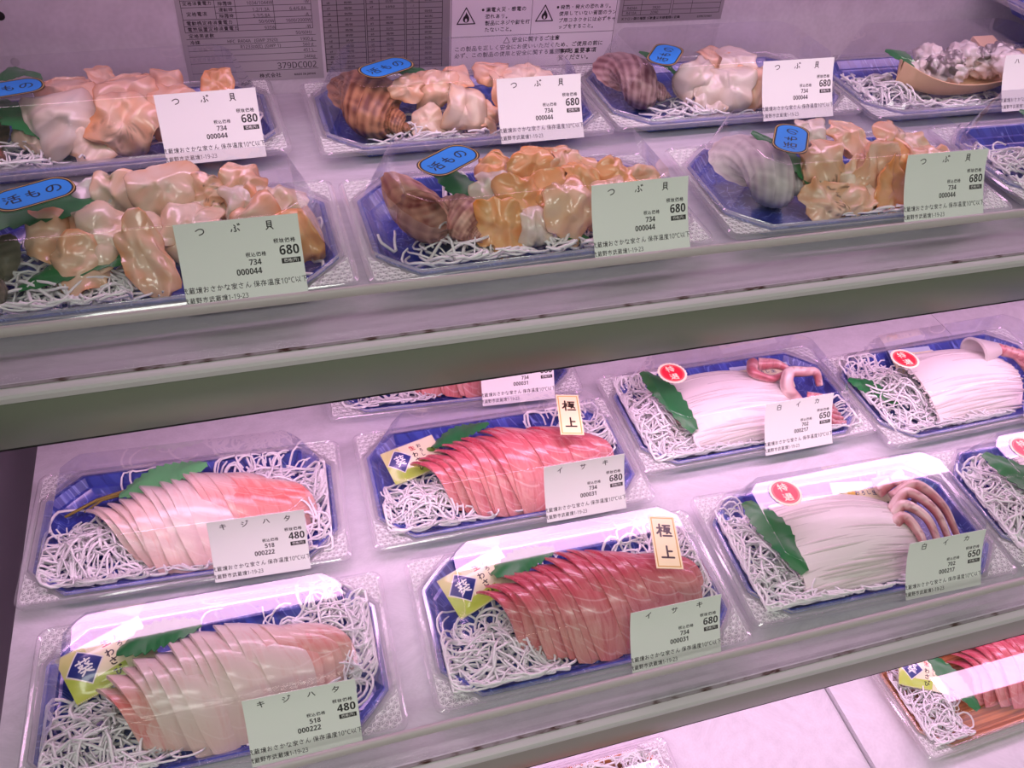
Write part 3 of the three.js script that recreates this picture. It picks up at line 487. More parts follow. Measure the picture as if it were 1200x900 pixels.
// height of the lid's inside above a point of the pack
const roof = (x, z) => Math.min(0.0445, 0.012 + 0.03 * clamp((0.0905 - Math.abs(x)) / 0.0145), 0.012 + 0.03 * clamp((0.0465 - Math.abs(z)) / 0.0095));

// price labels
function priceLabel(name, code, price, withTax) {
  return std({ roughness: 0.55, map: canvasTexture(580, 380, (g) => {
    g.fillStyle = '#f0f1ee'; g.fillRect(0, 0, 580, 380); const n = [...name].length;
    [...name].forEach((c, i) => write(g, c, (n === 4 ? [62, 190, 320, 448] : [88, 252, 412])[i], 18, 54, { weight: 2.3 }));
    write(g, '税抜価格', 446, 112, 27, { weight: 2.3 }); write(g, price, 468, 139, 62, { bold: true });
    g.fillStyle = '#221c1f'; g.fillRect(474, 209, 92, 24); write(g, '価格(円)', 484, 210, 20, { color: '#f4f2f0', weight: 2.6 });
    write(g, '税込価格', 306, 165, 25, { weight: 2.3 }); write(g, withTax, 318, 194, 37, { bold: true }); write(g, code, 252, 232, 39, { bold: true });
    write(g, '武蔵境おさかな家さん 保存温度10°C以下', -16, 292, 33, { weight: 1.9 }); write(g, '武蔵野市武蔵境1-19-23', -16, 336, 30, { weight: 1.9 });
  }) });
}
const LABELS = {
  whelk: priceLabel('つぶ貝', '000044', '680', '734'), grouper: priceLabel('キジハタ', '000222', '480', '518'), isaki: priceLabel('イサキ', '000031', '680', '734'),
  squid: priceLabel('白イカ', '000217', '650', '702'), conger: priceLabel('ハモ', '000105', '680', '734'),
};
const labelGeo = slab(4, 14, (u, t) => V((u - 0.5) * 0.058, 0.0461 - 0.0357 * t, 0.0357 + 0.0100 * t + 0.0090 * t * t), 0.0002);      // down the lid's front, its foot turned outward
// stickers
const goldTex = canvasTexture(170, 360, (g) => { g.fillStyle = '#efe3b4'; g.fillRect(0, 0, 170, 360); g.strokeStyle = '#c8a24a'; g.lineWidth = 7; g.strokeRect(14, 14, 142, 332); write(g, '極上', 30, 45, 112, { down: 1, gap: 40, weight: 2.9, color: '#2a1d18' }); });
const redTex = canvasTexture(256, 256, (g) => { g.fillStyle = '#efe3c8'; g.fillRect(0, 0, 256, 256); g.fillStyle = '#d7263d'; g.beginPath(); g.arc(128, 128, 104, 0, 7); g.fill(); g.strokeStyle = '#e9b9a0'; g.lineWidth = 3; g.beginPath(); g.arc(128, 128, 94, 0, 7); g.stroke(); write(g, '特選', 82, 36, 88, { down: 1, gap: 4, weight: 2.4, color: '#f6e3c4' }); });
const blueTex = canvasTexture(380, 210, (g) => { g.fillStyle = '#3a2a1c'; g.fillRect(0, 0, 380, 210); const rr = (x, y, w, h, r) => { g.beginPath(); g.roundRect(x, y, w, h, r); g.fill(); }; g.fillStyle = '#d8b36a'; rr(3, 3, 374, 204, 90); g.fillStyle = '#1c1a22'; rr(7, 7, 366, 196, 88); g.fillStyle = '#2a86dc'; rr(16, 16, 348, 178, 80); write(g, '活もの', 44, 56, 96, { weight: 2.3, color: '#131a2c' }); });
const stickerMat = (map) => std({ map, roughness: 0.35 });
const MG = stickerMat(goldTex), MR = stickerMat(redTex), MB = stickerMat(blueTex);
const goldGeo = new THREE.BoxGeometry(0.0165, 0.0003, 0.040);
function flatShape(shape, thick, sx, sz) {
  const g = new THREE.ExtrudeGeometry(shape, { depth: thick, bevelEnabled: false, curveSegments: 10 }), p = g.attributes.position, uv = [];
  for (let i = 0; i < p.count; i++) uv.push(p.getX(i) / sx + 0.5, p.getY(i) / sz + 0.5);
  g.setAttribute('uv', new THREE.Float32BufferAttribute(uv, 2)); g.rotateX(-Math.PI / 2); return g;
}
const redGeo = (() => { const s = new THREE.Shape(); for (let i = 0; i <= 96; i++) { const a = i / 96 * TAU, r = 0.0112 + 0.00035 * Math.cos(a * 24); s[i ? 'lineTo' : 'moveTo'](Math.cos(a) * r, Math.sin(a) * r); } return flatShape(s, 0.0003, 0.0232, 0.0232); })();
const blueGeo = (() => { const s = new THREE.Shape(), w = 0.019, h = 0.0105, r = 0.0092; s.moveTo(-w + r, -h); s.lineTo(w - r, -h); s.quadraticCurveTo(w, -h, w, -h + r); s.lineTo(w, h - r); s.quadraticCurveTo(w, h, w - r, h); s.lineTo(-w + r, h); s.quadraticCurveTo(-w, h, -w, h - r); s.lineTo(-w, -h + r); s.quadraticCurveTo(-w, -h, -w + r, -h); return flatShape(s, 0.0003, 2 * w, 2 * h); })();

function makePack(x, y, z, yaw, o) {
  const t = thing('food_pack', o.label, 'food pack', o.group);
  t.position.set(x, y, z); t.rotation.y = yaw * Math.PI / 180;
  part('tray', trayGeo, o.brown ? M.trayBrown : M.tray, t, o.brown ? 'brown wood-print tray' : 'blue patterned tray');
  const lid = part('lid', domeGeo, M.lid, t, 'clear plastic lid');
  part('flange', flangeGeo, M.bead, lid); part('embossed_corners', cornerGeo, M.flange, lid, 'clear corners embossed with a star pattern'); part('star_ridges', starGeo, M.ridge, lid, 'raised star lines on the lid corners').userData.kind = 'stuff'; part('bead', beadGeo, M.bead, lid);
  if (o.price) { const l = part('price_label', labelGeo, LABELS[o.price], lid, 'white paper price label'); l.position.x = o.labelX ?? 0.046; if (o.labelZ) l.position.z = o.labelZ; }
  const put = (name, g, m, [sx, sz, a], label) => { const s = part(name, g, m, lid, label); s.position.set(sx, 0.0463, sz); s.rotation.y = a * Math.PI / 180; };
  if (o.gold) put('gold_sticker', goldGeo, MG, o.gold, 'cream and gold upright sticker');
  if (o.red) put('red_sticker', redGeo, MR, o.red, 'round red sticker with scalloped edge');
  if (o.blue) put('blue_sticker', blueGeo, MB, o.blue, 'blue oblong sticker');
  t.updateMatrixWorld(true);
  return t;
}
// put a geometry given in pack coordinates into the scene as a thing of its own
function inPack(pack, name, g, mat, label, category, group, kind) {
  const c = refoot(g), m = single(name, g, mat, label, category, group, kind);
  m.position.copy(c.applyMatrix4(pack.matrixWorld)); m.rotation.y = pack.rotation.y; return m;
}
const into = (pack, w) => pack.worldToLocal(w.clone());

// shredded white radish: strands within ellipses [cx, cz, rx, rz, top, count]
function radish(pack, seed, areas, label) {
  const r = rng(seed), gs = [];
  for (const [cx, cz, rx, rz, top, count] of areas) for (let i = 0; i < count * 1.3; i++) {
    const a0 = r() * TAU, q = Math.sqrt(r()); let x = cx + Math.cos(a0) * q * rx, z = cz + Math.sin(a0) * q * rz, a = r() * TAU, k = (r() - 0.5) * 0.5;
    const n = 9 + Math.floor(r() * 7), pts = [], lift = r(), ph = r() * 10, step = 0.0036;
    for (let j = 0; j < n; j++) {
      a += k + (r() - 0.5) * 0.35; x += Math.cos(a) * step; z += Math.sin(a) * step;
      const d = Math.hypot((x - cx) / rx, (z - cz) / rz); if (d > 1.05) a += 0.5;
      x = clamp(x, -0.088, 0.088); z = clamp(z, -0.0445, 0.0445);
      const floor = 0.0045 + 0.009 * Math.max(0, smooth(0.078, 0.088, Math.abs(x)), smooth(0.034, 0.0445, Math.abs(z)));
      const dome = Math.max(0.25, 1 - d * d * 0.75), y = clamp(floor + (0.15 + 0.85 * lift) * top * dome + 0.0022 * Math.sin(ph + j * 0.7), floor, roof(x, z) - 0.0016);
      pts.push(V(x, y, z));
    }
    const rad = 0.00062 + r() * 0.0004; gs.push(tube(pts, (t) => rad * (0.75 + 0.25 * Math.sin(Math.PI * t)), 5));
  }
  return inPack(pack, 'shredded_radish', mergeGeometries(gs), M.daikon, label, 'shredded radish', 'shredded radish in the packs', 'stuff');
}
// a toothed leaf from a to b (pack coordinates), w half-width
function leaf(pack, a, b, w, teeth, mat, label, arch = 0.004, roll = 0) {
  const d = b.clone().sub(a), side = V(-d.z, 0, d.x).normalize(), len = d.length();
  const g = slab(teeth * 4, 6, (u, v) => {
    const s = v * 2 - 1, tooth = 0.74 + 0.26 * (1 - ((u * teeth) % 1)) , prof = Math.pow(Math.sin(Math.PI * clamp(0.06 + u * 0.9)), 0.55);
    const p = a.clone().addScaledVector(d, u).addScaledVector(side, s * w * prof * (Math.abs(s) > 0.6 ? tooth : lerp(1, tooth, Math.abs(s))));
    p.y += arch * Math.sin(Math.PI * u) - Math.abs(s) * 0.0012 + roll * s + 0.0008 * Math.sin(u * 9 + s * 2); return p;
  }, 0.0004);
  return inPack(pack, 'leaf_garnish', g, mat, label, 'leaf');
}
// a pillow sachet: middle c, half-lengths, turn
const sachetTex = canvasTexture(460, 280, (g) => {
  g.fillStyle = '#d9d98c'; g.fillRect(0, 0, 460, 280); g.fillStyle = '#efe9c4'; g.fillRect(150, 0, 310, 280); g.fillStyle = '#b9cf52'; g.beginPath(); g.moveTo(0, 120); g.lineTo(190, 280); g.lineTo(0, 280); g.fill(); g.fillRect(0, 200, 300, 80);
  g.save(); g.translate(112, 118); g.rotate(Math.PI / 4); g.fillStyle = '#e8e4e0'; g.fillRect(-72, -72, 144, 144); g.fillStyle = '#232f7c'; g.fillRect(-65, -65, 130, 130); g.restore();
  write(g, '葵', 66, 70, 94, { color: '#f4f2ee', weight: 2.6 }); write(g, '生', 222, 20, 58, { color: '#c02a36', weight: 3 }); write(g, 'おろし', 290, 24, 46, { down: 1, weight: 2.6 }); write(g, 'わさび', 222, 88, 56, { down: 1, weight: 3 });
  g.fillStyle = '#6e9a3a'; g.beginPath(); g.ellipse(390, 120, 34, 22, 0.4, 0, 7); g.fill(); g.fillStyle = '#c9c9bc'; for (let i = 0; i < 46; i++) { g.fillRect(i * 10, 0, 4, 9); g.fillRect(i * 10, 271, 4, 9); }
});
const gingerTex = canvasTexture(460, 280, (g) => {
  g.fillStyle = '#ece3bd'; g.fillRect(0, 0, 460, 280); g.fillStyle = '#b8c4dd'; g.fillRect(0, 0, 460, 58); g.fillStyle = '#dcb23c'; for (const [x, y] of [[90, 130], [140, 105], [330, 190]]) { g.beginPath(); g.ellipse(x, y, 44, 26, 0.5, 0, 7); g.fill(); }
  g.fillStyle = '#7f9a3c'; g.beginPath(); g.ellipse(60, 100, 30, 12, 1, 0, 7); g.fill(); write(g, 'しょうが', 90, 165, 84, { weight: 3 }); write(g, 'おろし生', 150, 70, 50, { weight: 2.6, color: '#33406e' });
});
const sachetMats = { wasabi: phys({ map: sachetTex, roughness: 0.3, clearcoat: 0.4 }), ginger: phys({ map: gingerTex, roughness: 0.3, clearcoat: 0.4 }) };
function sachet(pack, c, hl, hw, turn, tilt, kind, label) {
  const g = slab(16, 12, (u, v) => V((u - 0.5) * 2 * hl, 0.0009 * Math.sin(u * 7) * Math.sin(v * 5), (v - 0.5) * 2 * hw), (u, v) => 0.0006 + 0.0055 * Math.pow(Math.max(0, Math.sin(Math.PI * u) * Math.sin(Math.PI * clamp((v - 0.08) / 0.84))), 0.6));
  g.rotateX(tilt); g.rotateY(turn * Math.PI / 180); g.translate(c.x, c.y, c.z);
  return inPack(pack, 'sachet', g, sachetMats[kind], label, 'sachet');
}

// ---------------------------------------------------------------- fish slices
function fishTexture(seed, stops, vein, lines) {
  return canvasTexture(256, 160, (g) => {
    const r = rng(seed), gr = g.createLinearGradient(0, 0, 0, 160);      // v runs down the slice
    stops.forEach(([t, c]) => gr.addColorStop(t, c)); g.fillStyle = gr; g.fillRect(0, 0, 256, 160);
    for (let i = 0; i < 60; i++) { g.fillStyle = r() < 0.5 ? 'rgba(255,235,230,0.12)' : vein; g.beginPath(); g.ellipse(r() * 256, r() * 160, 6 + r() * 24, 3 + r() * 9, r() * 3, 0, 7); g.fill(); }
    for (let i = 0; i < lines; i++) { g.strokeStyle = `rgba(255,240,235,${0.25 + r() * 0.35})`; g.lineWidth = 0.8 + r() * 1.8; const y = (i + r()) * 160 / lines; g.beginPath(); g.moveTo(0, y); g.quadraticCurveTo(128, y + 14 + r() * 10, 256, y - 4 + r() * 8); g.stroke(); }
  });
}
const fish = (map, t = 0.12) => phys({ map, roughness: 0.3, transmission: t, thickness: 0, ior: 1.4, clearcoat: 0.6, clearcoatRoughness: 0.14 });
const FISH = {
  isaki: [
    fish(fishTexture(1, [[0, '#d2606f'], [0.2, '#c03f56'], [0.45, '#d9747c'], [0.75, '#e59a9a'], [1, '#e08a8a']], 'rgba(180,40,62,0.18)', 9)),
    fish(fishTexture(2, [[0, '#dc7c84'], [0.25, '#c64a5e'], [0.5, '#d86e76'], [0.8, '#e6a09c'], [1, '#dd8080']], 'rgba(180,40,62,0.18)', 7)),
    fish(fishTexture(3, [[0, '#d5707a'], [0.3, '#cc5c6a'], [0.55, '#df8688'], [0.8, '#e9aaa4'], [1, '#e29490']], 'rgba(190,56,70,0.16)', 8))],
  grouper: [
    fish(fishTexture(4, [[0, '#f0e2da'], [0.4, '#eedcd4'], [0.7, '#f2ddd6'], [1, '#f0cfc6']], 'rgba(230,170,160,0.12)', 7), 0.22),
    fish(fishTexture(5, [[0, '#f2e4dc'], [0.35, '#efd4cb'], [0.75, '#f1dcd3'], [1, '#edc3b8']], 'rgba(230,150,140,0.14)', 6), 0.2),
    fish(fishTexture(6, [[0, '#f2e0d8'], [0.3, '#eec4bb'], [0.5, '#e2766f'], [0.62, '#e89a92'], [1, '#f1cfc6']], 'rgba(220,90,90,0.2)', 8), 0.16),
    fish(fishTexture(7, [[0, '#f2e2da'], [0.3, '#f0d2ca'], [0.55, '#e9a69d'], [0.7, '#efbfb6'], [1, '#f0cec5']], 'rgba(224,120,112,0.18)', 8), 0.18)],
};
// slices fall over one another along the pack; each is bent over the mound
function slices(pack, seed, o) {
  const r = rng(seed), n = o.n;
  for (let i = 0; i < n; i++) {
    const k = i / (n - 1), x0 = lerp(o.x0, o.x1, k), s = Math.pow(Math.sin(Math.PI * lerp(0.16, 0.86, k)), 0.75), w = 0.0225 + r() * 0.005;
    const zb = lerp(o.zm0, o.zm1, k) - o.back * s, zf = lerp(o.zm0, o.zm1, k) + o.front * s, peak = o.y + o.h * s, j1 = (r() - 0.5) * 0.0012, j2 = r() * 6, j3 = (r() - 0.5) * 0.006, curl = (r() - 0.5) * 1.2, js = (r() - 0.5) * 0.22;
    const g = slab(8, 16, (u, v) => {
      const e = 0.012 * (1 - s), prof = Math.pow(Math.sin(Math.PI * clamp(0.10 + 0.8 * v)), 0.5), a = (u - 0.5) * w * prof;
      const z = lerp(zb, zf, v) + j3, hill = Math.sin(Math.PI * lerp(0.2, 0.985, Math.pow(v, 0.9)));
      const x = x0 + a + (o.shear + js) * (0.85 * v * v + 0.15 * v - 0.22) * 0.06 + 0.010 * Math.sin(Math.PI * v) * o.bow + j1;
      let y = 0.0055 + (peak - 0.0055) * hill + (0.5 - u) * w * o.tilt * (0.55 + 0.45 * hill) + 0.0005 * Math.sin(v * 7 + j2) - e * 0.2 + curl * 0.002 * Math.cos(v * 3 + u * 3);
      y = Math.min(y, roof(clamp(x, -0.08, 0.08), clamp(z, -0.04, 0.04)) - 0.0022);
      return V(x, Math.max(y, 0.0048), z);
    }, (u, v) => 0.0007 + 0.0026 * Math.pow(Math.max(0, Math.sin(Math.PI * clamp(0.06 + 0.88 * u)) * Math.sin(Math.PI * clamp(0.04 + 0.92 * v))), 0.45));
    const mats = FISH[o.kind], m = o.pick ? mats[o.pick(k, r)] : mats[i % mats.length];
    inPack(pack, 'fish_slice', g, m, o.label, 'fish slice', o.group);
  }
}

// ---------------------------------------------------------------- shellfish
const TONES = {
  cream: [col('#f5e0cc'), col('#efbd90')], orange: [col('#f4c08a'), col('#ee8f35')], peach: [col('#f5d2b6'), col('#ee9f66')], pale: [col('#ece0d6'), col('#dcc0a4')], white: [col('#efeaea'), col('#dccfca')],
};
function meat(pack, seed, p, size, tone, o, label, group) {
  const r = rng(seed * 13 + 7), nu = 40, nv = 22, pos = [], cs = [], idx = [], [c0, c1] = TONES[tone], c2 = col('#2a2524'), off = r() * 50;
  const A = size * (1.2 + 0.3 * r()), B = size * (0.8 + 0.25 * r()), C = size * (o.thick ?? 0.26) * 0.8, fold = (o.fold ?? 0.95) / size * (0.7 + 0.6 * r()) * (r() < 0.8 ? 1 : -0.25), ruf = size * (o.ruffle ?? 0.2), f = 2 + Math.floor(r() * 2), ph = r() * TAU, sp = o.speck ?? 0, curl = (r() < 0.5 ? 1 : -1) * (0.5 + 0.5 * r()), crease = 0.14 * r();
  for (let j = 0; j <= nv; j++) for (let i = 0; i <= nu; i++) {
    const th = i / nu * TAU, la = (j / nv - 0.5) * Math.PI, cx = Math.cos(la) * Math.cos(th), cz = Math.cos(la) * Math.sin(th), cy = Math.sin(la), rad = Math.hypot(cx, cz);
    const k = 1 + 0.34 * noise(cx * 0.9 + off, cz * 0.9, off) + 0.08 * noise(cx * 2.2, cz * 2.2 + off, off), edge = rad * rad;
    let x = cx * A * k, z = cz * B * k, y = cy * C * (1 - 0.35 * edge) * (1 + 0.5 * noise(cx * 1.6, cz * 1.6, off + 9)) + ruf * edge * rad * noise(Math.cos(th) * 1.15 + off, Math.sin(th) * 1.15, 7) * 1.3 + size * 0.14 * noise(cx * 1.4 + off, cz * 1.4, 3) - size * crease * Math.exp(-cz * cz * 22) * (1 - edge * 0.5) + size * 0.42 * Math.pow(Math.max(0, curl * cz), 2.2);
    const R = 1 / fold, a = x * fold; x = R * Math.sin(a); y += -R * (1 - Math.cos(a)) * 0.75;
    pos.push(x, y, z);
    const m = clamp(0.15 + 0.75 * edge * edge * (0.6 + 0.5 * noise(cx * 2 + 5, cz * 2, off)) + 0.35 * noise(cx * 1.5, cz * 1.5, off + 20)), c = c0.clone().lerp(c1, m);
    if (sp && noise(cx * 14 + off, cz * 14, cy * 9) > 0.45 && cx < -0.1 + 0.3 * noise(cz * 3, off, 1)) c.lerp(c2, 0.75 * sp);
    cs.push(c.r, c.g, c.b);
  }
  const W = nu + 1;
  for (let j = 0; j < nv; j++) for (let i = 0; i < nu; i++) { const a = j * W + i; idx.push(a, a + W, a + 1, a + 1, a + W, a + W + 1); }
  const g = new THREE.BufferGeometry(); g.setAttribute('position', new THREE.Float32BufferAttribute(pos, 3)); g.setAttribute('color', new THREE.Float32BufferAttribute(cs, 3)); g.setIndex(idx); g.computeVertexNormals();
  const n = g.attributes.normal; for (let j = 0; j <= nv; j++) { const a = j * W, b = a + nu, s = V(n.getX(a) + n.getX(b), n.getY(a) + n.getY(b), n.getZ(a) + n.getZ(b)).normalize(); n.setXYZ(a, s.x, s.y, s.z); n.setXYZ(b, s.x, s.y, s.z); }
  g.rotateY((o.turn ?? r() * 360) * Math.PI / 180); g.rotateX((o.tilt ?? 30 + r() * 25) * Math.PI / 180); g.rotateZ((o.roll ?? (r() - 0.5) * 40) * Math.PI / 180);
  g.translate(p.x, p.y, p.z);
  // keep within tray and lid
  g.computeBoundingBox(); const b = g.boundingBox, low = 0.0035 - b.min.y; if (low > 0) g.translate(0, low, 0);
  const q = g.attributes.position; for (let i = 0; i < q.count; i++) { const x = clamp(q.getX(i), -0.086, 0.086), z = clamp(q.getZ(i), -0.0425, 0.0425); q.setXYZ(i, x, Math.min(q.getY(i), roof(x, z) - 0.0015 + 0.08 * Math.min(0, roof(x, z) - q.getY(i))), z); }
  g.computeVertexNormals();
  return inPack(pack, 'whelk_meat', g, M.meat, label, 'whelk meat', group);
}
function shell(pack, p, size, turn, tilt, roll, cA, cB, label, o = {}) {
  const yaw = (o.yaw ?? 0) * Math.PI / 180, turns = 5.0, nt = 260, ns = 84, pos = [], cs = [], idx = [], a = col(cA), b = col(cB), grow = 0.155, top = turns * TAU;
  for (let i = 0; i <= nt; i++) for (let k = 0; k <= ns; k++) {
    const t = i / nt * top, r = Math.exp((t - top) * grow), f = k / ns * TAU, lip = smooth(top - 0.5, top, t);
    const ridge = 1 + 0.02 * Math.sin(f * 16) + 0.018 * Math.sin(t * (o.ribs ?? 9) + 0.6 * Math.sin(f * 3)) * (o.ribDepth ?? 1) + 0.03 * noise(t * 1.2, f, 3), w = r * 0.58 * ridge * (1 + 0.18 * lip), d = r * 0.46;
    const ox = d + w * Math.cos(f), oy = -r * 1.42 + w * 1.25 * Math.sin(f);
    pos.push(ox * Math.cos(t), oy + 1.1, ox * Math.sin(t));
    const m = clamp(0.5 + 0.5 * Math.sin(f * 16) * (o.bands ?? 0.6) + (o.blotch ?? 1) * (0.4 * noise(t * 0.9, f * 0.8, 6) + 0.35 * noise(t * 9, f * 0.9, 2)) + (o.growth ?? 0) * Math.sin(t * (o.ribs ?? 9) + 0.6 * Math.sin(f * 3))), c = a.clone().lerp(b, m); cs.push(c.r, c.g, c.b);
  }
  const W = ns + 1; for (let i = 0; i < nt; i++) for (let k = 0; k < ns; k++) { const q = i * W + k; idx.push(q, q + 1, q + W, q + 1, q + W + 1, q + W); }
  const g = new THREE.BufferGeometry(); g.setAttribute('position', new THREE.Float32BufferAttribute(pos, 3)); g.setAttribute('color', new THREE.Float32BufferAttribute(cs, 3)); g.setIndex(idx); g.computeVertexNormals();
  g.computeBoundingBox(); const bb = g.boundingBox, mid = bb.getCenter(V(0, 0, 0)), len = bb.max.y - bb.min.y; g.translate(-mid.x, -mid.y, -mid.z); g.scale(size / len, size / len, size / len);
  g.rotateY(turn * Math.PI / 180); g.rotateX(tilt * Math.PI / 180); g.rotateZ(roll * Math.PI / 180); g.rotateY(yaw); g.translate(p.x, p.y, p.z);
  g.computeBoundingBox(); const low = 0.0032 - g.boundingBox.min.y; g.translate(0, low, 0);
  const over = g.boundingBox.max.y + low - 0.0442; if (over > 0) { const s = 0.041 / (0.041 + over), q = g.attributes.position; for (let i = 0; i < q.count; i++) q.setY(i, 0.0032 + (q.getY(i) - 0.0032) * s); g.computeVertexNormals(); }
  return inPack(pack, 'whelk_shell', g, M.shell, label, 'shell');
}

// ================================================================ the packs of the upper shelf
const crop = (ox, oy, sc) => (a, b, y) => at(ox + a / sc, oy + b / sc, H + y);
function pieces(pack, px, list, label, group, seed) { list.forEach(([a, b, y, size, tone, o = {}], i) => { const p = into(pack, px(a, b, y)); meat(pack, seed + i, p, size, tone, o, o.label ?? label, o.label ? undefined : group); }); }
{
  const pk = makePack(-0.1916, H, 0.0982, 0.5, { price: 'whelk', labelX: 0.044, blue: [-0.048, -0.004, 24], label: 'whelk pack of cream meat by the fence, next to the end panel' }), px = crop(0, 180, 2.609);
  radish(pk, 11, [[-0.045, 0.022, 0.036, 0.016, 0.012, 60], [-0.03, 0.0, 0.05, 0.03, 0.006, 30], [0.055, 0.015, 0.025, 0.018, 0.008, 14]], 'shredded white radish under the cream whelk meat by the end panel');
  shell(pk, V(-0.074, 0.018, 0.016), 0.046, 40, 60, 35, '#5c5648', '#8d8672', 'dark greenish-grey whelk shell by the end panel', { bands: 0.3 });
  leaf(pk, V(-0.085, 0.030, -0.012), V(-0.02, 0.028, -0.022), 0.017, 9, M.leafPlastic, 'wide dark green leaf behind the cream whelk meat');
  leaf(pk, V(-0.062, 0.013, 0.024), V(-0.005, 0.016, 0.012), 0.009, 8, M.leafPlastic, 'narrow dark green leaf under the cream whelk meat');
  pieces(pk, px, [
    [235, 135, 0.026, 0.014, 'white', { thick: 0.6, fold: 0.3, ruffle: 0.06, tilt: 20, label: 'frosty white lump among the cream whelk meat' }],
    [345, 130, 0.030, 0.013, 'cream', { tilt: 60, thick: 0.3, turn: 80 }], [500, 115, 0.033, 0.017, 'cream', { tilt: 55, thick: 0.42, fold: 0.8, turn: 95 }], [630, 120, 0.030, 0.011, 'peach', { speck: 1, thick: 0.5 }],
    [735, 95, 0.032, 0.014, 'peach', { thick: 0.45, tilt: 35 }], [860, 145, 0.027, 0.013, 'cream', { thick: 0.4, tilt: 30 }], [745, 150, 0.027, 0.012, 'pale', { thick: 0.5, tilt: 40 }], [130, 245, 0.026, 0.016, 'peach', { tilt: 45, fold: 1.3 }],
    [300, 240, 0.026, 0.018, 'cream', { tilt: 40, turn: 5, thick: 0.34 }], [240, 370, 0.014, 0.0145, 'peach', { tilt: 50, thick: 0.3 }], [455, 340, 0.016, 0.015, 'peach', { tilt: 45, thick: 0.42 }], [450, 240, 0.022, 0.014, 'cream', { tilt: 35, thick: 0.4 }],
    [600, 260, 0.016, 0.018, 'cream', { tilt: 30, thick: 0.45 }], [760, 260, 0.016, 0.018, 'peach', { tilt: 30, thick: 0.45 }], [935, 290, 0.014, 0.017, 'orange', { tilt: 55, turn: 90, thick: 0.36 }], [640, 190, 0.02, 0.018, 'cream', { tilt: 20, thick: 0.5 }]],
    'cream and peach whelk meat by the end panel', 'cream whelk meat in the pack by the end panel', 100);
}
{
  const pk = makePack(0.0116, H, 0.0979, 1.2, { price: 'whelk', labelX: 0.053, blue: [-0.0445, -0.0045, 34], label: 'whelk pack of orange meat with an open pinkish shell' }), px = crop(380, 150, 2.609);
  radish(pk, 12, [[-0.04, 0.026, 0.022, 0.013, 0.016, 34], [0.005, 0.03, 0.03, 0.01, 0.01, 26], [-0.02, 0, 0.06, 0.034, 0.004, 16]], 'shredded white radish between the orange whelk meat and its shell');
  shell(pk, V(-0.058, 0.02, 0.008), 0.066, 250, 0, -112, '#8a4a48', '#e0b09c', 'open pinkish-brown whelk shell beside the orange meat', { bands: 0.3, yaw: -55 });
  leaf(pk, V(-0.05, 0.036, -0.022), V(-0.018, 0.012, 0.02), 0.010, 9, M.leafPlastic, 'dark green leaf between the pinkish shell and orange meat');
  leaf(pk, V(0.0, 0.008, 0.02), V(0.03, 0.008, 0.03), 0.008, 7, M.leafPlastic, 'dark green leaf tip under the orange whelk meat');
  pieces(pk, px, [
    [510, 115, 0.031, 0.013, 'orange', { tilt: 30 }], [520, 195, 0.027, 0.013, 'pale', { tilt: 45, thick: 0.35 }], [645, 108, 0.035, 0.013, 'orange', { tilt: 55, fold: 0.6, ruffle: 0.08 }], [745, 120, 0.033, 0.013, 'peach', { tilt: 50, turn: 90 }],
    [600, 220, 0.027, 0.017, 'orange', { tilt: 40, turn: 0, fold: 1.2 }], [535, 310, 0.018, 0.0145, 'orange', { tilt: 62, turn: 80, thick: 0.3 }], [640, 320, 0.016, 0.013, 'pale', { tilt: 62, turn: 90, thick: 0.36, ruffle: 0.08 }],
    [745, 285, 0.02, 0.0165, 'peach', { tilt: 62, turn: 90, thick: 0.32 }], [790, 150, 0.032, 0.012, 'orange', { tilt: 45 }], [890, 135, 0.031, 0.012, 'orange', { tilt: 40, thick: 0.4 }], [960, 150, 0.028, 0.010, 'peach', { thick: 0.4 }],
    [860, 250, 0.016, 0.018, 'peach', { tilt: 30, thick: 0.45 }], [960, 260, 0.014, 0.016, 'orange', { tilt: 30, thick: 0.45 }], [720, 90, 0.036, 0.010, 'peach', { tilt: 30 }], [700, 200, 0.026, 0.016, 'orange', { tilt: 30, thick: 0.4 }]],
    'orange whelk meat heaped beside the open pinkish shell', 'orange whelk meat in one pack', 130);
}
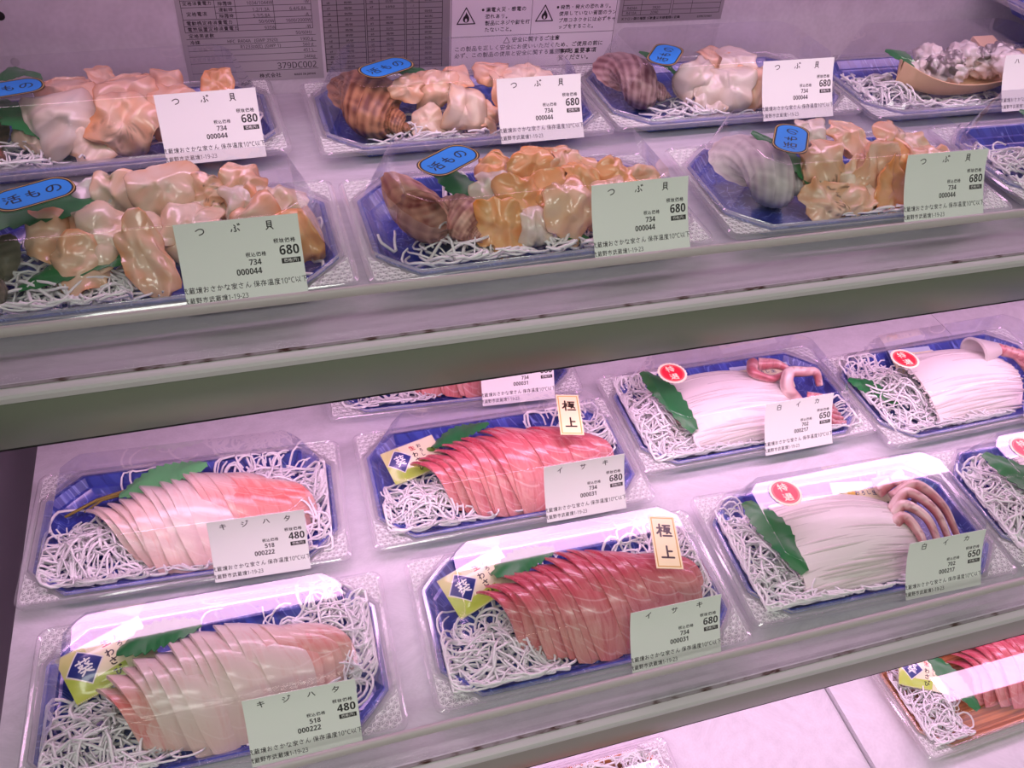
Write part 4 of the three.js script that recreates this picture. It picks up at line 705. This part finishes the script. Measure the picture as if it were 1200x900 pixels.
{
  const pk = makePack(0.2237, H, 0.0957, -0.9, { price: 'whelk', labelX: 0.045, blue: [-0.047, 0.0065, 57], label: 'whelk pack with a grey ribbed shell by the fence' }), px = crop(740, 110, 2.609);
  radish(pk, 13, [[0.04, 0.02, 0.03, 0.02, 0.01, 22], [0.02, 0.03, 0.03, 0.01, 0.006, 14]], 'shredded white radish beside the grey ribbed shell');
  shell(pk, V(-0.056, 0.022, 0.0), 0.068, 120, 0, -96, '#8a7d84', '#e0d6d4', 'large grey ribbed whelk shell by the fence', { bands: 0.2, ribs: 52, ribDepth: 0.3, growth: 0.25, blotch: 0.45, yaw: -20 });
  leaf(pk, V(-0.058, 0.04, -0.018), V(-0.022, 0.014, 0.024), 0.0095, 9, M.leafPlastic, 'dark green leaf between the grey shell and its meat');
  pieces(pk, px, [
    [548, 130, 0.034, 0.014, 'pale', { tilt: 50, turn: 90, thick: 0.4 }], [585, 235, 0.026, 0.017, 'peach', { tilt: 60, turn: 90, thick: 0.36, speck: 1 }], [590, 330, 0.013, 0.014, 'peach', { tilt: 50, thick: 0.4, speck: 1 }], [690, 260, 0.022, 0.016, 'cream', { tilt: 45, ruffle: 0.16 }],
    [690, 330, 0.013, 0.013, 'peach', { tilt: 40, thick: 0.4 }], [750, 240, 0.024, 0.016, 'peach', { tilt: 60, turn: 85 }], [800, 210, 0.026, 0.015, 'orange', { tilt: 60, turn: 90 }], [660, 130, 0.036, 0.014, 'peach', { tilt: 30, thick: 0.3 }],
    [800, 145, 0.034, 0.015, 'peach', { tilt: 35, thick: 0.35 }], [850, 160, 0.032, 0.013, 'cream', { tilt: 35, thick: 0.35 }], [870, 260, 0.016, 0.018, 'peach', { thick: 0.45 }], [960, 260, 0.014, 0.016, 'peach', { thick: 0.45 }], [780, 310, 0.014, 0.013, 'orange', { tilt: 60, turn: 90 }]],
    'peach whelk meat heaped beside the grey ribbed shell', 'peach whelk meat by the grey shell', 160);
}
// back row
{
  const pk = makePack(-0.2121, H, -0.0433, 2.8, { price: 'whelk', labelX: 0.054, blue: [-0.0525, 0.013, 14], label: 'whelk pack with a dark red shell by the back panel' }), px = crop(0, 0, 2.727);
  radish(pk, 14, [[-0.06, 0.024, 0.025, 0.016, 0.014, 30], [0.05, 0.01, 0.03, 0.02, 0.006, 12]], 'shredded white radish beside the dark red shell');
  shell(pk, V(-0.07, 0.016, 0.02), 0.04, 30, 70, 40, '#4c1f22', '#8c5048', 'dark red whelk shell by the back panel', { bands: 0.4 });
  leaf(pk, V(-0.08, 0.034, -0.005), V(-0.035, 0.018, 0.02), 0.013, 9, M.leafPlastic, 'dark green leaf beside the dark red shell');
  leaf(pk, V(-0.065, 0.037, -0.025), V(-0.04, 0.035, -0.03), 0.008, 6, M.leafPlastic, 'dark green leaf tip behind the meat by the dark red shell');
  pieces(pk, px, [
    [215, 300, 0.034, 0.018, 'peach', { tilt: 60, thick: 0.36, turn: 85 }], [200, 430, 0.02, 0.021, 'pale', { tilt: 50, thick: 0.4, turn: 5 }], [405, 290, 0.034, 0.019, 'peach', { tilt: 60, thick: 0.34 }], [400, 420, 0.022, 0.018, 'peach', { tilt: 62, thick: 0.34, turn: 90, speck: 0.5 }],
    [330, 250, 0.036, 0.009, 'peach', { thick: 0.4 }], [520, 270, 0.034, 0.012, 'peach', { tilt: 50 }], [120, 460, 0.012, 0.015, 'cream', { tilt: 45, thick: 0.4 }], [300, 480, 0.012, 0.016, 'cream', { tilt: 45, thick: 0.4 }], [560, 380, 0.018, 0.017, 'peach', { thick: 0.45 }], [690, 260, 0.034, 0.010, 'orange', { tilt: 60, turn: 90 }], [690, 380, 0.016, 0.016, 'peach', { thick: 0.45 }]],
    'cream-peach whelk meat by the back panel near the dark red shell', 'whelk meat in the pack with the dark red shell', 190);
}
{
  const pk = makePack(0.0044, H, -0.0396, 0.9, { price: 'whelk', labelX: 0.046, blue: [-0.049, 0.009, 28], label: 'whelk pack with a brown striped shell below the settings plate' }), px = crop(340, 0, 2.727);
  radish(pk, 15, [[-0.03, 0.026, 0.022, 0.014, 0.014, 30], [0.03, 0.02, 0.04, 0.018, 0.005, 14]], 'shredded white radish beside the brown striped shell');
  shell(pk, V(-0.06, 0.02, 0.006), 0.070, 120, 0, -100, '#6d3c28', '#c28c66', 'brown striped whelk shell below the settings plate', { bands: 0.7, yaw: -40 });
  leaf(pk, V(-0.04, 0.036, -0.01), V(-0.005, 0.03, 0.004), 0.006, 7, M.leafPlastic, 'dark green leaf beside the brown striped shell');
  pieces(pk, px, [
    [460, 280, 0.03, 0.016, 'peach', { tilt: 60, turn: 80 }], [370, 280, 0.033, 0.010, 'peach', { thick: 0.4 }], [555, 340, 0.026, 0.018, 'cream', { tilt: 55, turn: 80, thick: 0.4 }], [650, 230, 0.036, 0.015, 'peach', { tilt: 55 }], [630, 370, 0.018, 0.013, 'peach', { tilt: 50 }],
    [530, 250, 0.035, 0.012, 'peach', { tilt: 40 }], [700, 300, 0.024, 0.018, 'peach', { thick: 0.45 }], [780, 300, 0.024, 0.017, 'cream', { thick: 0.45 }], [740, 250, 0.034, 0.012, 'cream', { thick: 0.4 }], [440, 410, 0.012, 0.012, 'cream', { thick: 0.4 }]],
    'pale peach whelk meat beside the brown striped shell', 'whelk meat in the pack with the brown striped shell', 210);
}
{
  const pk = makePack(0.2045, H, -0.0433, 0.5, { price: 'whelk', labelX: 0.042, blue: [-0.054, 0.016, 52], label: 'whelk pack with a purplish pointed shell below the warning plate' }), px = crop(760, 0, 2.727);
  radish(pk, 16, [[-0.035, 0.03, 0.02, 0.012, 0.014, 24], [0.03, 0.02, 0.04, 0.018, 0.005, 14]], 'shredded white radish beside the purplish pointed shell');
  shell(pk, V(-0.066, 0.018, -0.002), 0.062, 120, 0, -100, '#74484e', '#c0a09c', 'purplish pointed whelk shell below the warning plate', { bands: 0.6, yaw: -20 });
  leaf(pk, V(-0.06, 0.038, -0.012), V(-0.03, 0.022, 0.012), 0.0055, 7, M.leafPlastic, 'dark green leaf beside the purplish pointed shell');
  pieces(pk, px, [
    [160, 240, 0.032, 0.019, 'pale', { tilt: 55, thick: 0.36 }], [250, 300, 0.022, 0.019, 'pale', { tilt: 55, turn: 80, thick: 0.36 }], [290, 200, 0.036, 0.016, 'pale', { tilt: 55 }], [220, 185, 0.037, 0.012, 'peach', { tilt: 40 }], [330, 280, 0.024, 0.017, 'peach', { thick: 0.4 }],
    [400, 270, 0.024, 0.017, 'pale', { thick: 0.45 }], [470, 270, 0.022, 0.016, 'pale', { thick: 0.45 }], [200, 350, 0.012, 0.014, 'pale', { tilt: 40 }]],
    'pale whelk meat beside the purplish pointed shell', 'whelk meat in the pack with the purplish shell', 230);
}
// paper boats of white eel
function boat(pack, c, hl, hw, turn, label) {
  const g = slab(40, 16, (u, v) => { const a = u * 2 - 1, b = v * 2 - 1, w = hw * Math.pow(Math.max(0.004, 1 - a * a), 0.55), lift = 0.013 * Math.pow(Math.abs(a), 2.6); return V(a * hl, lift + 0.0155 * Math.pow(Math.abs(b), 2.4) , w * b * (1 - 0.08 * Math.abs(b))); }, 0.0008);
  g.rotateY(turn * Math.PI / 180); g.translate(c.x, c.y, c.z); return inPack(pack, 'paper_boat', g, M.boat, label, 'boat dish');
}
function eel(pack, c, n, seed, label, group) {
  const r = rng(seed), w = [col('#f3eeec'), col('#e6d8d2')], dk = col('#4a3d3c');
  for (let i = 0; i < n; i++) {
    const geo = new THREE.SphereGeometry(1, 26, 18), p = geo.attributes.position, cs = [], s = 0.0085 + r() * 0.004, off = r() * 40, charred = i % 4 === 1;
    for (let k = 0; k < p.count; k++) {
      const v = V(p.getX(k), p.getY(k), p.getZ(k)), q = 1 + 0.28 * noise(v.x * 1.5 + off, v.y * 1.5, v.z * 1.5) + 0.12 * noise(v.x * 4 + off, v.y * 4, v.z * 4), c2 = w[0].clone().lerp(w[1], clamp(0.5 + 0.8 * noise(v.x * 2, v.y * 2 + off, v.z * 2)));
      if (charred && v.y > -0.1 && noise(v.x * 2.2, v.z * 2.2, off) > -0.25) c2.lerp(dk, 0.85);
      v.multiplyScalar(s * q); p.setXYZ(k, v.x, v.y * 0.8, v.z); cs.push(c2.r, c2.g, c2.b);
    }
    geo.setAttribute('color', new THREE.Float32BufferAttribute(cs, 3)); geo.computeVertexNormals(); const k = i / (n - 1);
    geo.translate(c.x + lerp(-0.038, 0.042, k) + (r() - 0.5) * 0.01, c.y + 0.011 + (i % 2) * 0.008 + r() * 0.003, c.z + (r() - 0.5) * 0.028);
    const q = geo.attributes.position; for (let m = 0; m < q.count; m++) q.setY(m, Math.min(q.getY(m), roof(q.getX(m), q.getZ(m)) - 0.001));
    inPack(pack, 'eel_piece', geo, M.meat, label, 'eel piece', group);
  }
}
{
  const pk = makePack(0.403, H, -0.030, 0, { price: 'conger', labelX: 0.042, label: 'pack with white eel in a paper boat by the back panel' });
  radish(pk, 17, [[-0.06, 0.012, 0.024, 0.026, 0.02, 60], [0, 0.034, 0.06, 0.008, 0.008, 30]], 'shredded white radish beside the paper boat by the back panel');
  boat(pk, V(0.004, 0.008, 0.010), 0.062, 0.026, 3, 'beige paper boat by the back panel');
  leaf(pk, V(-0.056, 0.035, -0.012), V(-0.03, 0.022, 0.012), 0.010, 8, M.leafPlastic, 'dark green leaf in the paper boat by the back panel');
  eel(pk, V(0.004, 0.010, 0.006), 14, 41, 'white fluffy eel piece in the boat by the back panel', 'eel pieces in the boat by the back panel');
  const g = slab(6, 6, (u, v) => V(0.03 + u * 0.02, 0.036 - v * 0.004, -0.02 + v * 0.016), 0.005); inPack(pk, 'eel_fillet', g, M.boat, 'flat peach eel fillet in the boat by the back panel', 'eel fillet');
}
{
  const pk = makePack(0.432, H, 0.095, 0, { price: 'conger', labelX: 0.045, label: 'pack with white eel in a paper boat by the fence' });
  radish(pk, 18, [[-0.066, 0.012, 0.02, 0.026, 0.022, 60], [0, 0.034, 0.06, 0.008, 0.008, 20]], 'shredded white radish beside the paper boat by the fence');
  boat(pk, V(0.006, 0.008, 0.006), 0.062, 0.026, 3, 'beige paper boat by the fence');
  leaf(pk, V(-0.056, 0.038, -0.022), V(-0.032, 0.024, 0.006), 0.009, 8, M.leafPlastic, 'dark green leaf in the paper boat by the fence');
  eel(pk, V(0.006, 0.010, 0.002), 12, 43, 'white fluffy eel piece in the boat by the fence', 'eel pieces in the boat by the fence');
}
makePack(0.608, H, -0.038, 0, { label: 'empty-looking pack carrying another pack by the back panel' });
makePack(0.566, H + 0.0466, -0.046, 1.5, { label: 'pack stacked on top of its neighbours by the back panel' });

// ================================================================ the packs of the lower shelf
const white = (pk, seed, areas, what) => radish(pk, seed, areas, 'shredded white radish ' + what);
{
  const pk = makePack(-0.2071, 0, 0.1165, -3.0, { price: 'grouper', labelX: 0.044, label: 'pale fish pack with a stalk of leaf, behind its twin' });
  white(pk, 21, [[-0.058, 0.018, 0.026, 0.022, 0.02, 90], [0.05, -0.014, 0.034, 0.022, 0.02, 90], [0.074, 0.012, 0.012, 0.024, 0.016, 34], [-0.01, 0.036, 0.05, 0.007, 0.004, 14], [0.0, 0, 0.06, 0.03, 0.008, 40]], 'in the pale fish pack behind its twin');
  leaf(pk, V(-0.044, 0.022, -0.018), V(0.012, 0.031, -0.028), 0.014, 11, M.leafShiso, 'curly bright green leaf on the pale fish slices', 0.003, 0.003);
  { const a = V(-0.08, 0.009, -0.016), b = V(-0.04, 0.016, -0.026); inPack(pk, 'leaf_stalk', mergeGeometries([tube([a, a.clone().lerp(b, 0.5).add(V(0, 0.002, -0.001)), b], (t) => 0.0009 + 0.0005 * t, 6), tube([a.clone().add(V(0.012, 0.001, -0.001)), a.clone().lerp(b, 0.6).add(V(0, 0.003, 0.002)), b.clone().add(V(0.004, 0, 0.002))], 0.0008, 6)]), M.stem, 'yellow-brown leaf stalk in the pale fish pack', 'stalk'); }
  slices(pk, 51, { kind: 'grouper', n: 17, x0: -0.050, x1: 0.050, zm0: 0.008, zm1: -0.003, back: 0.026, front: 0.037, y: 0.019, h: 0.014, tilt: 0.30, shear: 0.48, bow: 1.2, pick: (k, r) => k > 0.72 ? 2 : k > 0.5 ? 3 : k > 0.3 ? 0 : 1, label: 'pale fish slice with a stalk of leaf behind it', group: 'pale fish slices in the pack behind its twin' });
}
{
  const pk = makePack(-0.1961, 0, 0.2380, -1.6, { price: 'grouper', labelX: 0.045, label: 'pale fish pack with a wasabi sachet at the fence' });
  white(pk, 22, [[-0.056, 0.022, 0.03, 0.02, 0.018, 100], [0.062, -0.01, 0.024, 0.03, 0.02, 100], [0.0, 0, 0.06, 0.03, 0.008, 40]], 'in the pale fish pack at the fence');
  sachet(pk, V(-0.058, 0.017, -0.022), 0.0235, 0.0145, 25, 0.3, 'wasabi', 'green and cream wasabi sachet beside the pale fish slices');
  leaf(pk, V(-0.052, 0.024, -0.022), V(-0.006, 0.031, -0.026), 0.012, 9, M.leafPlastic, 'toothed green leaf on the pale fish slices beside the sachet', 0.003, 0.003);
  slices(pk, 52, { kind: 'grouper', n: 17, x0: -0.050, x1: 0.048, zm0: 0.012, zm1: -0.004, back: 0.027, front: 0.035, y: 0.019, h: 0.0150, tilt: 0.30, shear: 0.42, bow: 1.2, pick: (k, r) => k < 0.05 ? 2 : k < 0.12 ? 3 : k > 0.75 ? 3 : r() < 0.6 ? 0 : 1, label: 'pale fish slice beside a wasabi sachet', group: 'pale fish slices in the pack at the fence' });
}
{
  const pk = makePack(0.0041, 0, 0.1205, -0.6, { price: 'isaki', labelX: 0.0465, gold: [0.0505, -0.008, -13], label: 'red fish pack with gold sticker, behind its twin' });
  white(pk, 23, [[-0.052, 0.024, 0.032, 0.018, 0.014, 100], [0.060, -0.014, 0.024, 0.026, 0.018, 80], [0.0, 0, 0.06, 0.03, 0.008, 40]], 'in the red fish pack behind its twin');
  sachet(pk, V(-0.060, 0.015, -0.017), 0.0205, 0.013, 16, 0.3, 'wasabi', 'green and cream wasabi sachet in the red fish pack behind its twin');
  leaf(pk, V(-0.046, 0.022, -0.020), V(-0.004, 0.031, -0.027), 0.010, 8, M.leafPlastic, 'toothed green leaf in the red fish pack behind its twin', 0.003, 0.003);
  slices(pk, 53, { kind: 'isaki', n: 19, x0: -0.052, x1: 0.054, zm0: 0.008, zm1: 0.0, back: 0.026, front: 0.038, y: 0.021, h: 0.0145, tilt: 0.32, shear: 0.42, bow: 1.2, label: 'deep pink fish slice in the pack behind its twin', group: 'deep pink fish slices in the pack behind its twin' });
}
{
  const pk = makePack(0.0187, 0, 0.2387, -0.9, { price: 'isaki', labelX: 0.0465, gold: [0.0575, -0.007, -15], label: 'red fish pack with gold sticker at the fence' });
  white(pk, 24, [[-0.054, 0.024, 0.03, 0.019, 0.014, 100], [0.066, -0.012, 0.022, 0.028, 0.018, 80], [0.0, 0, 0.06, 0.03, 0.008, 40]], 'in the red fish pack at the fence');
  sachet(pk, V(-0.056, 0.016, -0.024), 0.0235, 0.014, 22, 0.3, 'wasabi', 'green and cream wasabi sachet in the red fish pack at the fence');
  leaf(pk, V(-0.048, 0.024, -0.022), V(-0.008, 0.032, -0.028), 0.011, 9, M.leafPlastic, 'toothed green leaf in the red fish pack at the fence', 0.003, 0.003);
  slices(pk, 54, { kind: 'isaki', n: 19, x0: -0.050, x1: 0.054, zm0: 0.006, zm1: -0.001, back: 0.028, front: 0.037, y: 0.021, h: 0.0155, tilt: 0.32, shear: 0.40, bow: 1.2, label: 'deep pink fish slice in the pack at the fence', group: 'deep pink fish slices in the pack at the fence' });
}
{
  const pk = makePack(-0.006, 0, 0.001, -3.5, { price: 'isaki', labelX: 0.046, label: 'red fish pack under the upper shelf, behind two others' });
  white(pk, 25, [[-0.052, 0.02, 0.034, 0.02, 0.014, 80]], 'in the red fish pack under the upper shelf');
  slices(pk, 55, { kind: 'isaki', n: 14, x0: -0.040, x1: 0.05, zm0: 0.008, zm1: 0.0, back: 0.026, front: 0.036, y: 0.021, h: 0.014, tilt: 0.32, shear: 0.24, bow: 1, label: 'deep pink fish slice in the pack under the upper shelf', group: 'deep pink fish slices under the upper shelf' });
}
// squid
function squid(pack, seed, what, o = {}) {
  const r = rng(seed), n = 34, g = `squid strips ${what}`;
  const top = (u, v) => { const s = Math.sin(Math.PI * lerp(0.24, 0.95, v)), e = Math.pow(Math.sin(Math.PI * lerp(0.10, 0.93, u)), 0.7); return 0.006 + 0.024 * Math.pow(s, 0.7) * (0.35 + 0.65 * e); };
  const place = (u, v) => { const z = lerp(-0.030, 0.041, v), w = 1 - 0.22 * u; return V(-0.052 + o.dx + u * 0.088 - 0.006 * v + 0.012 * Math.sin(Math.PI * v) * u, 0, z * w + 0.005 * u); };
  for (let i = 0; i < n; i++) {
    const k = i / (n - 1), pts = [], ph = r() * 6, a = 0.03 * r(), b = 1 - 0.06 * r(), lift = (r() - 0.5) * 0.0008;
    for (let j = 0; j <= 18; j++) { const t = lerp(a, b, j / 18), p = place(t, k); p.z += 0.0006 * Math.sin(t * 6 + ph); p.y = Math.min(top(t, k) + lift + 0.0003 * Math.sin(t * 9 + ph), roof(p.x, p.z) - 0.003); pts.push(p); }
    inPack(pack, 'squid_strip', tube(pts, (t) => 0.0019 * Math.pow(Math.sin(Math.PI * clamp(0.05 + 0.91 * t)), 0.4), 8), M.squid, 'white translucent squid strip ' + what, 'squid strip', g);
  }
  const body = slab(20, 16, (u, v) => { const p = place(0.03 + 0.93 * u, 0.02 + 0.96 * v); p.y = Math.min(top(u, v) + 0.0009, roof(p.x, p.z) - 0.003); return p; }, 0.0024);
  inPack(pack, 'squid_mantle', body, M.squidBody, 'white squid mantle under the strips ' + what, 'squid');
}
const pinkA = col('#b9656c'), pinkB = col('#efd5cf'), pinkC = col('#8f4650');
const tentColors = (seed) => (t, k) => { const c = pinkB.clone().lerp(pinkA, clamp(0.45 + 0.6 * Math.sin(k * TAU + 0.4) + 0.35 * noise(t * 4, k, seed))); return noise(t * 9, k * 4, seed) > 0.45 ? c.lerp(pinkC, 0.55) : c; };
M.tent = phys({ vertexColors: true, roughness: 0.32, clearcoat: 0.6, clearcoatRoughness: 0.15 });
function tentacle(pack, pts, rad, seed, label, group) {
  const c = new THREE.CatmullRomCurve3(pts.map((p) => V(...p))), q = c.getPoints(30);
  for (const p of q) p.y = Math.min(p.y, roof(clamp(p.x, -0.085, 0.085), clamp(p.z, -0.042, 0.042)) - rad);
  const arm = inPack(pack, 'squid_tentacle', tube(q, (t) => rad * (1 - 0.55 * t), 10, tentColors(seed)), M.tent, label, 'squid tentacle', group); return arm;
}
{
  const pk = makePack(0.2227, 0, 0.2349, -1.8, { price: 'squid', labelX: 0.0375, red: [-0.0515, -0.019, 0], label: 'white squid pack with folded pink arms at the fence' }), w = 'in the squid pack with folded arms at the fence';
  white(pk, 26, [[-0.072, 0.006, 0.017, 0.036, 0.018, 110], [-0.05, 0.03, 0.03, 0.014, 0.012, 60], [0.0, 0.038, 0.04, 0.005, 0.004, 14]], w);
  leaf(pk, V(-0.068, 0.026, -0.032), V(-0.052, 0.02, 0.026), 0.012, 8, M.leafPlastic, 'long dark green leaf beside the squid at the fence', 0.004);
  squid(pk, 61, w, { dx: 0 });
  sachet(pk, V(0.026, 0.012, -0.026), 0.022, 0.014, -8, 0.3, 'ginger', 'cream and yellow ginger sachet in the squid pack at the fence');
  [[[0.034, 0.02, -0.032], [0.05, 0.028, -0.026], [0.066, 0.02, -0.022], [0.058, 0.016, -0.014]], [[0.03, 0.024, -0.004], [0.044, 0.032, -0.012], [0.056, 0.030, 0.004], [0.06, 0.018, 0.026]], [[0.026, 0.02, 0.002], [0.036, 0.03, -0.004], [0.046, 0.030, 0.008], [0.050, 0.018, 0.030]],
    [[0.022, 0.022, 0.008], [0.032, 0.028, 0.004], [0.038, 0.024, 0.018], [0.036, 0.016, 0.034]], [[0.036, 0.026, -0.014], [0.052, 0.034, -0.016], [0.066, 0.028, 0.0], [0.07, 0.016, 0.022]], [[0.030, 0.024, -0.022], [0.044, 0.031, -0.024], [0.058, 0.028, -0.012], [0.072, 0.02, 0.004]],
    [[0.040, 0.022, -0.036], [0.05, 0.03, -0.03], [0.04, 0.032, -0.024], [0.052, 0.03, -0.02]]].forEach((p, i) => tentacle(pk, p, 0.0048, i, 'purplish pink folded squid arm at the fence', 'folded squid arms at the fence'));
}
{
  const pk = makePack(0.2027, 0, 0.0989, 0.1, { price: 'squid', labelX: 0.0275, red: [-0.0565, -0.011, 0], label: 'white squid pack with a curled pink ring, behind its twin' }), w = 'in the squid pack with a curled ring';
  white(pk, 27, [[-0.07, 0.0, 0.018, 0.038, 0.02, 120], [-0.04, 0.03, 0.036, 0.013, 0.012, 70], [0.06, 0.03, 0.026, 0.012, 0.01, 36], [0.0, 0.038, 0.05, 0.005, 0.004, 20]], w);
  leaf(pk, V(-0.066, 0.028, -0.036), V(-0.050, 0.022, 0.028), 0.011, 8, M.leafPlastic, 'long dark green leaf beside the squid with a curled ring', 0.004);
  squid(pk, 62, w, { dx: 0.004 });
  sachet(pk, V(0.04, 0.010, -0.026), 0.026, 0.012, -4, 0.3, 'ginger', 'cream and yellow ginger sachet in the squid pack with a curled ring');
  const lab = 'pink and white curled squid arm behind the label', gp = 'curled squid arms in the pack with a ring';
  tentacle(pk, [[0.024, 0.03, -0.024], [0.016, 0.034, -0.010], [0.03, 0.03, -0.004], [0.046, 0.03, -0.008]], 0.005, 11, lab, gp); tentacle(pk, [[0.028, 0.03, -0.022], [0.04, 0.033, -0.016], [0.05, 0.03, -0.010]], 0.0055, 12, lab, gp);
  tentacle(pk, [[0.046, 0.018, 0.014], [0.038, 0.03, 0.006], [0.044, 0.040, -0.002], [0.056, 0.040, 0.0], [0.066, 0.034, 0.002], [0.068, 0.026, 0.008]], 0.006, 13, 'pale curled squid ring behind the label', undefined);
  for (let i = 0; i < 5; i++) tentacle(pk, [[0.056, 0.02, 0.012 + i * 0.005], [0.066, 0.022 - i * 0.002, 0.018 + i * 0.005], [0.078, 0.012, 0.020 + i * 0.0045]], 0.0042, 20 + i, 'dark pink squid arm tip by the lid corner', 'dark pink squid arm tips by the lid corner');
}
{
  const pk = makePack(0.400, 0, 0.115, 1, { price: 'squid', labelX: 0.056, red: [-0.0615, -0.004, 0], label: 'white squid pack with a white funnel-shaped piece' }), w = 'in the squid pack with the funnel-shaped piece';
  white(pk, 28, [[-0.062, 0.0, 0.026, 0.038, 0.022, 130], [-0.02, 0.03, 0.04, 0.013, 0.012, 60], [0.0, 0.0, 0.05, 0.03, 0.01, 30]], w);
  leaf(pk, V(-0.092, 0.018, -0.02), V(-0.066, 0.016, 0.014), 0.009, 8, M.leafPlastic, 'dark green leaf in the squid pack with the funnel piece', 0.002);
  squid(pk, 63, w, { dx: 0.012 });
  sachet(pk, V(-0.016, 0.012, -0.032), 0.02, 0.012, -4, 0.3, 'ginger', 'cream and yellow ginger sachet in the pack with the funnel piece');
  const g = slab(20, 10, (u, v) => { const a = u * TAU * 0.86, r2 = lerp(0.0145, 0.005, v); return V(0.024 + v * 0.026, 0.027 + r2 * Math.sin(a) * 0.85, -0.014 + r2 * Math.cos(a)); }, 0.002); inPack(pk, 'squid_funnel', g, M.squid, 'white funnel-shaped squid piece', 'squid');
  for (let i = 0; i < 6; i++) tentacle(pk, [[0.048 + i * 0.004, 0.028, -0.014 + i * 0.003], [0.058 + i * 0.004, 0.028, -0.004 + i * 0.005], [0.066 + i * 0.003, 0.018, 0.012 + i * 0.004]], 0.0052, 30 + i, 'dark pink squid arm beside the funnel-shaped piece', 'squid arms beside the funnel-shaped piece');
}
{
  const pk = makePack(0.421, 0, 0.2355, -1, { price: 'squid', labelX: 0.04, red: [-0.0545, -0.017, 0], label: 'white squid pack at the fence, next to the folded-arm pack' }), w = 'in the squid pack next to the folded-arm pack';
  white(pk, 29, [[-0.066, 0.006, 0.022, 0.036, 0.02, 120], [-0.05, 0.03, 0.03, 0.014, 0.012, 50]], w);
  leaf(pk, V(-0.066, 0.026, -0.034), V(-0.040, 0.02, 0.026), 0.012, 8, M.leafPlastic, 'long dark green leaf beside the squid next to the folded-arm pack', 0.004);
  squid(pk, 64, w, { dx: 0.01 });
}
// ================================================================ the bottom shelf
{
  const pk = makePack(0.440, BOTTOM + 0.006, 0.262, 2, { brown: true, label: 'brown-tray seafood pack on the raised deck plate' });
  white(pk, 71, [[-0.066, 0.01, 0.022, 0.034, 0.02, 120]], 'in the brown-tray pack on the raised plate');
  sachet(pk, V(-0.062, 0.026, -0.012), 0.022, 0.014, -30, 0.3, 'wasabi', 'green and cream wasabi sachet in the brown tray');
  leaf(pk, V(-0.05, 0.03, -0.03), V(-0.034, 0.024, 0.03), 0.010, 9, M.leafPlastic, 'toothed green leaf in the brown tray', 0.003);
  slices(pk, 72, { kind: 'isaki', n: 12, x0: -0.02, x1: 0.06, zm0: 0.0, zm1: 0.0, back: 0.034, front: 0.034, y: 0.02, h: 0.014, tilt: 0.3, shear: 0.2, bow: 1, label: 'pink fish slice in the brown tray', group: 'pink fish slices in the brown tray' });
}
{
  const pk = makePack(0.032, BOTTOM, 0.290, 0, { brown: true, label: 'brown-tray seafood pack beside the bare deck' });
  white(pk, 73, [[0.05, -0.03, 0.035, 0.012, 0.02, 70]], 'in the brown-tray pack beside the bare deck');
  slices(pk, 74, { kind: 'isaki', n: 10, x0: -0.05, x1: 0.03, zm0: 0.0, zm1: 0.0, back: 0.03, front: 0.034, y: 0.02, h: 0.012, tilt: 0.3, shear: 0.2, bow: 1, label: 'pink fish slice in the pack beside the bare deck', group: 'pink fish slices beside the bare deck' });
}

renderer.render(scene, camera);
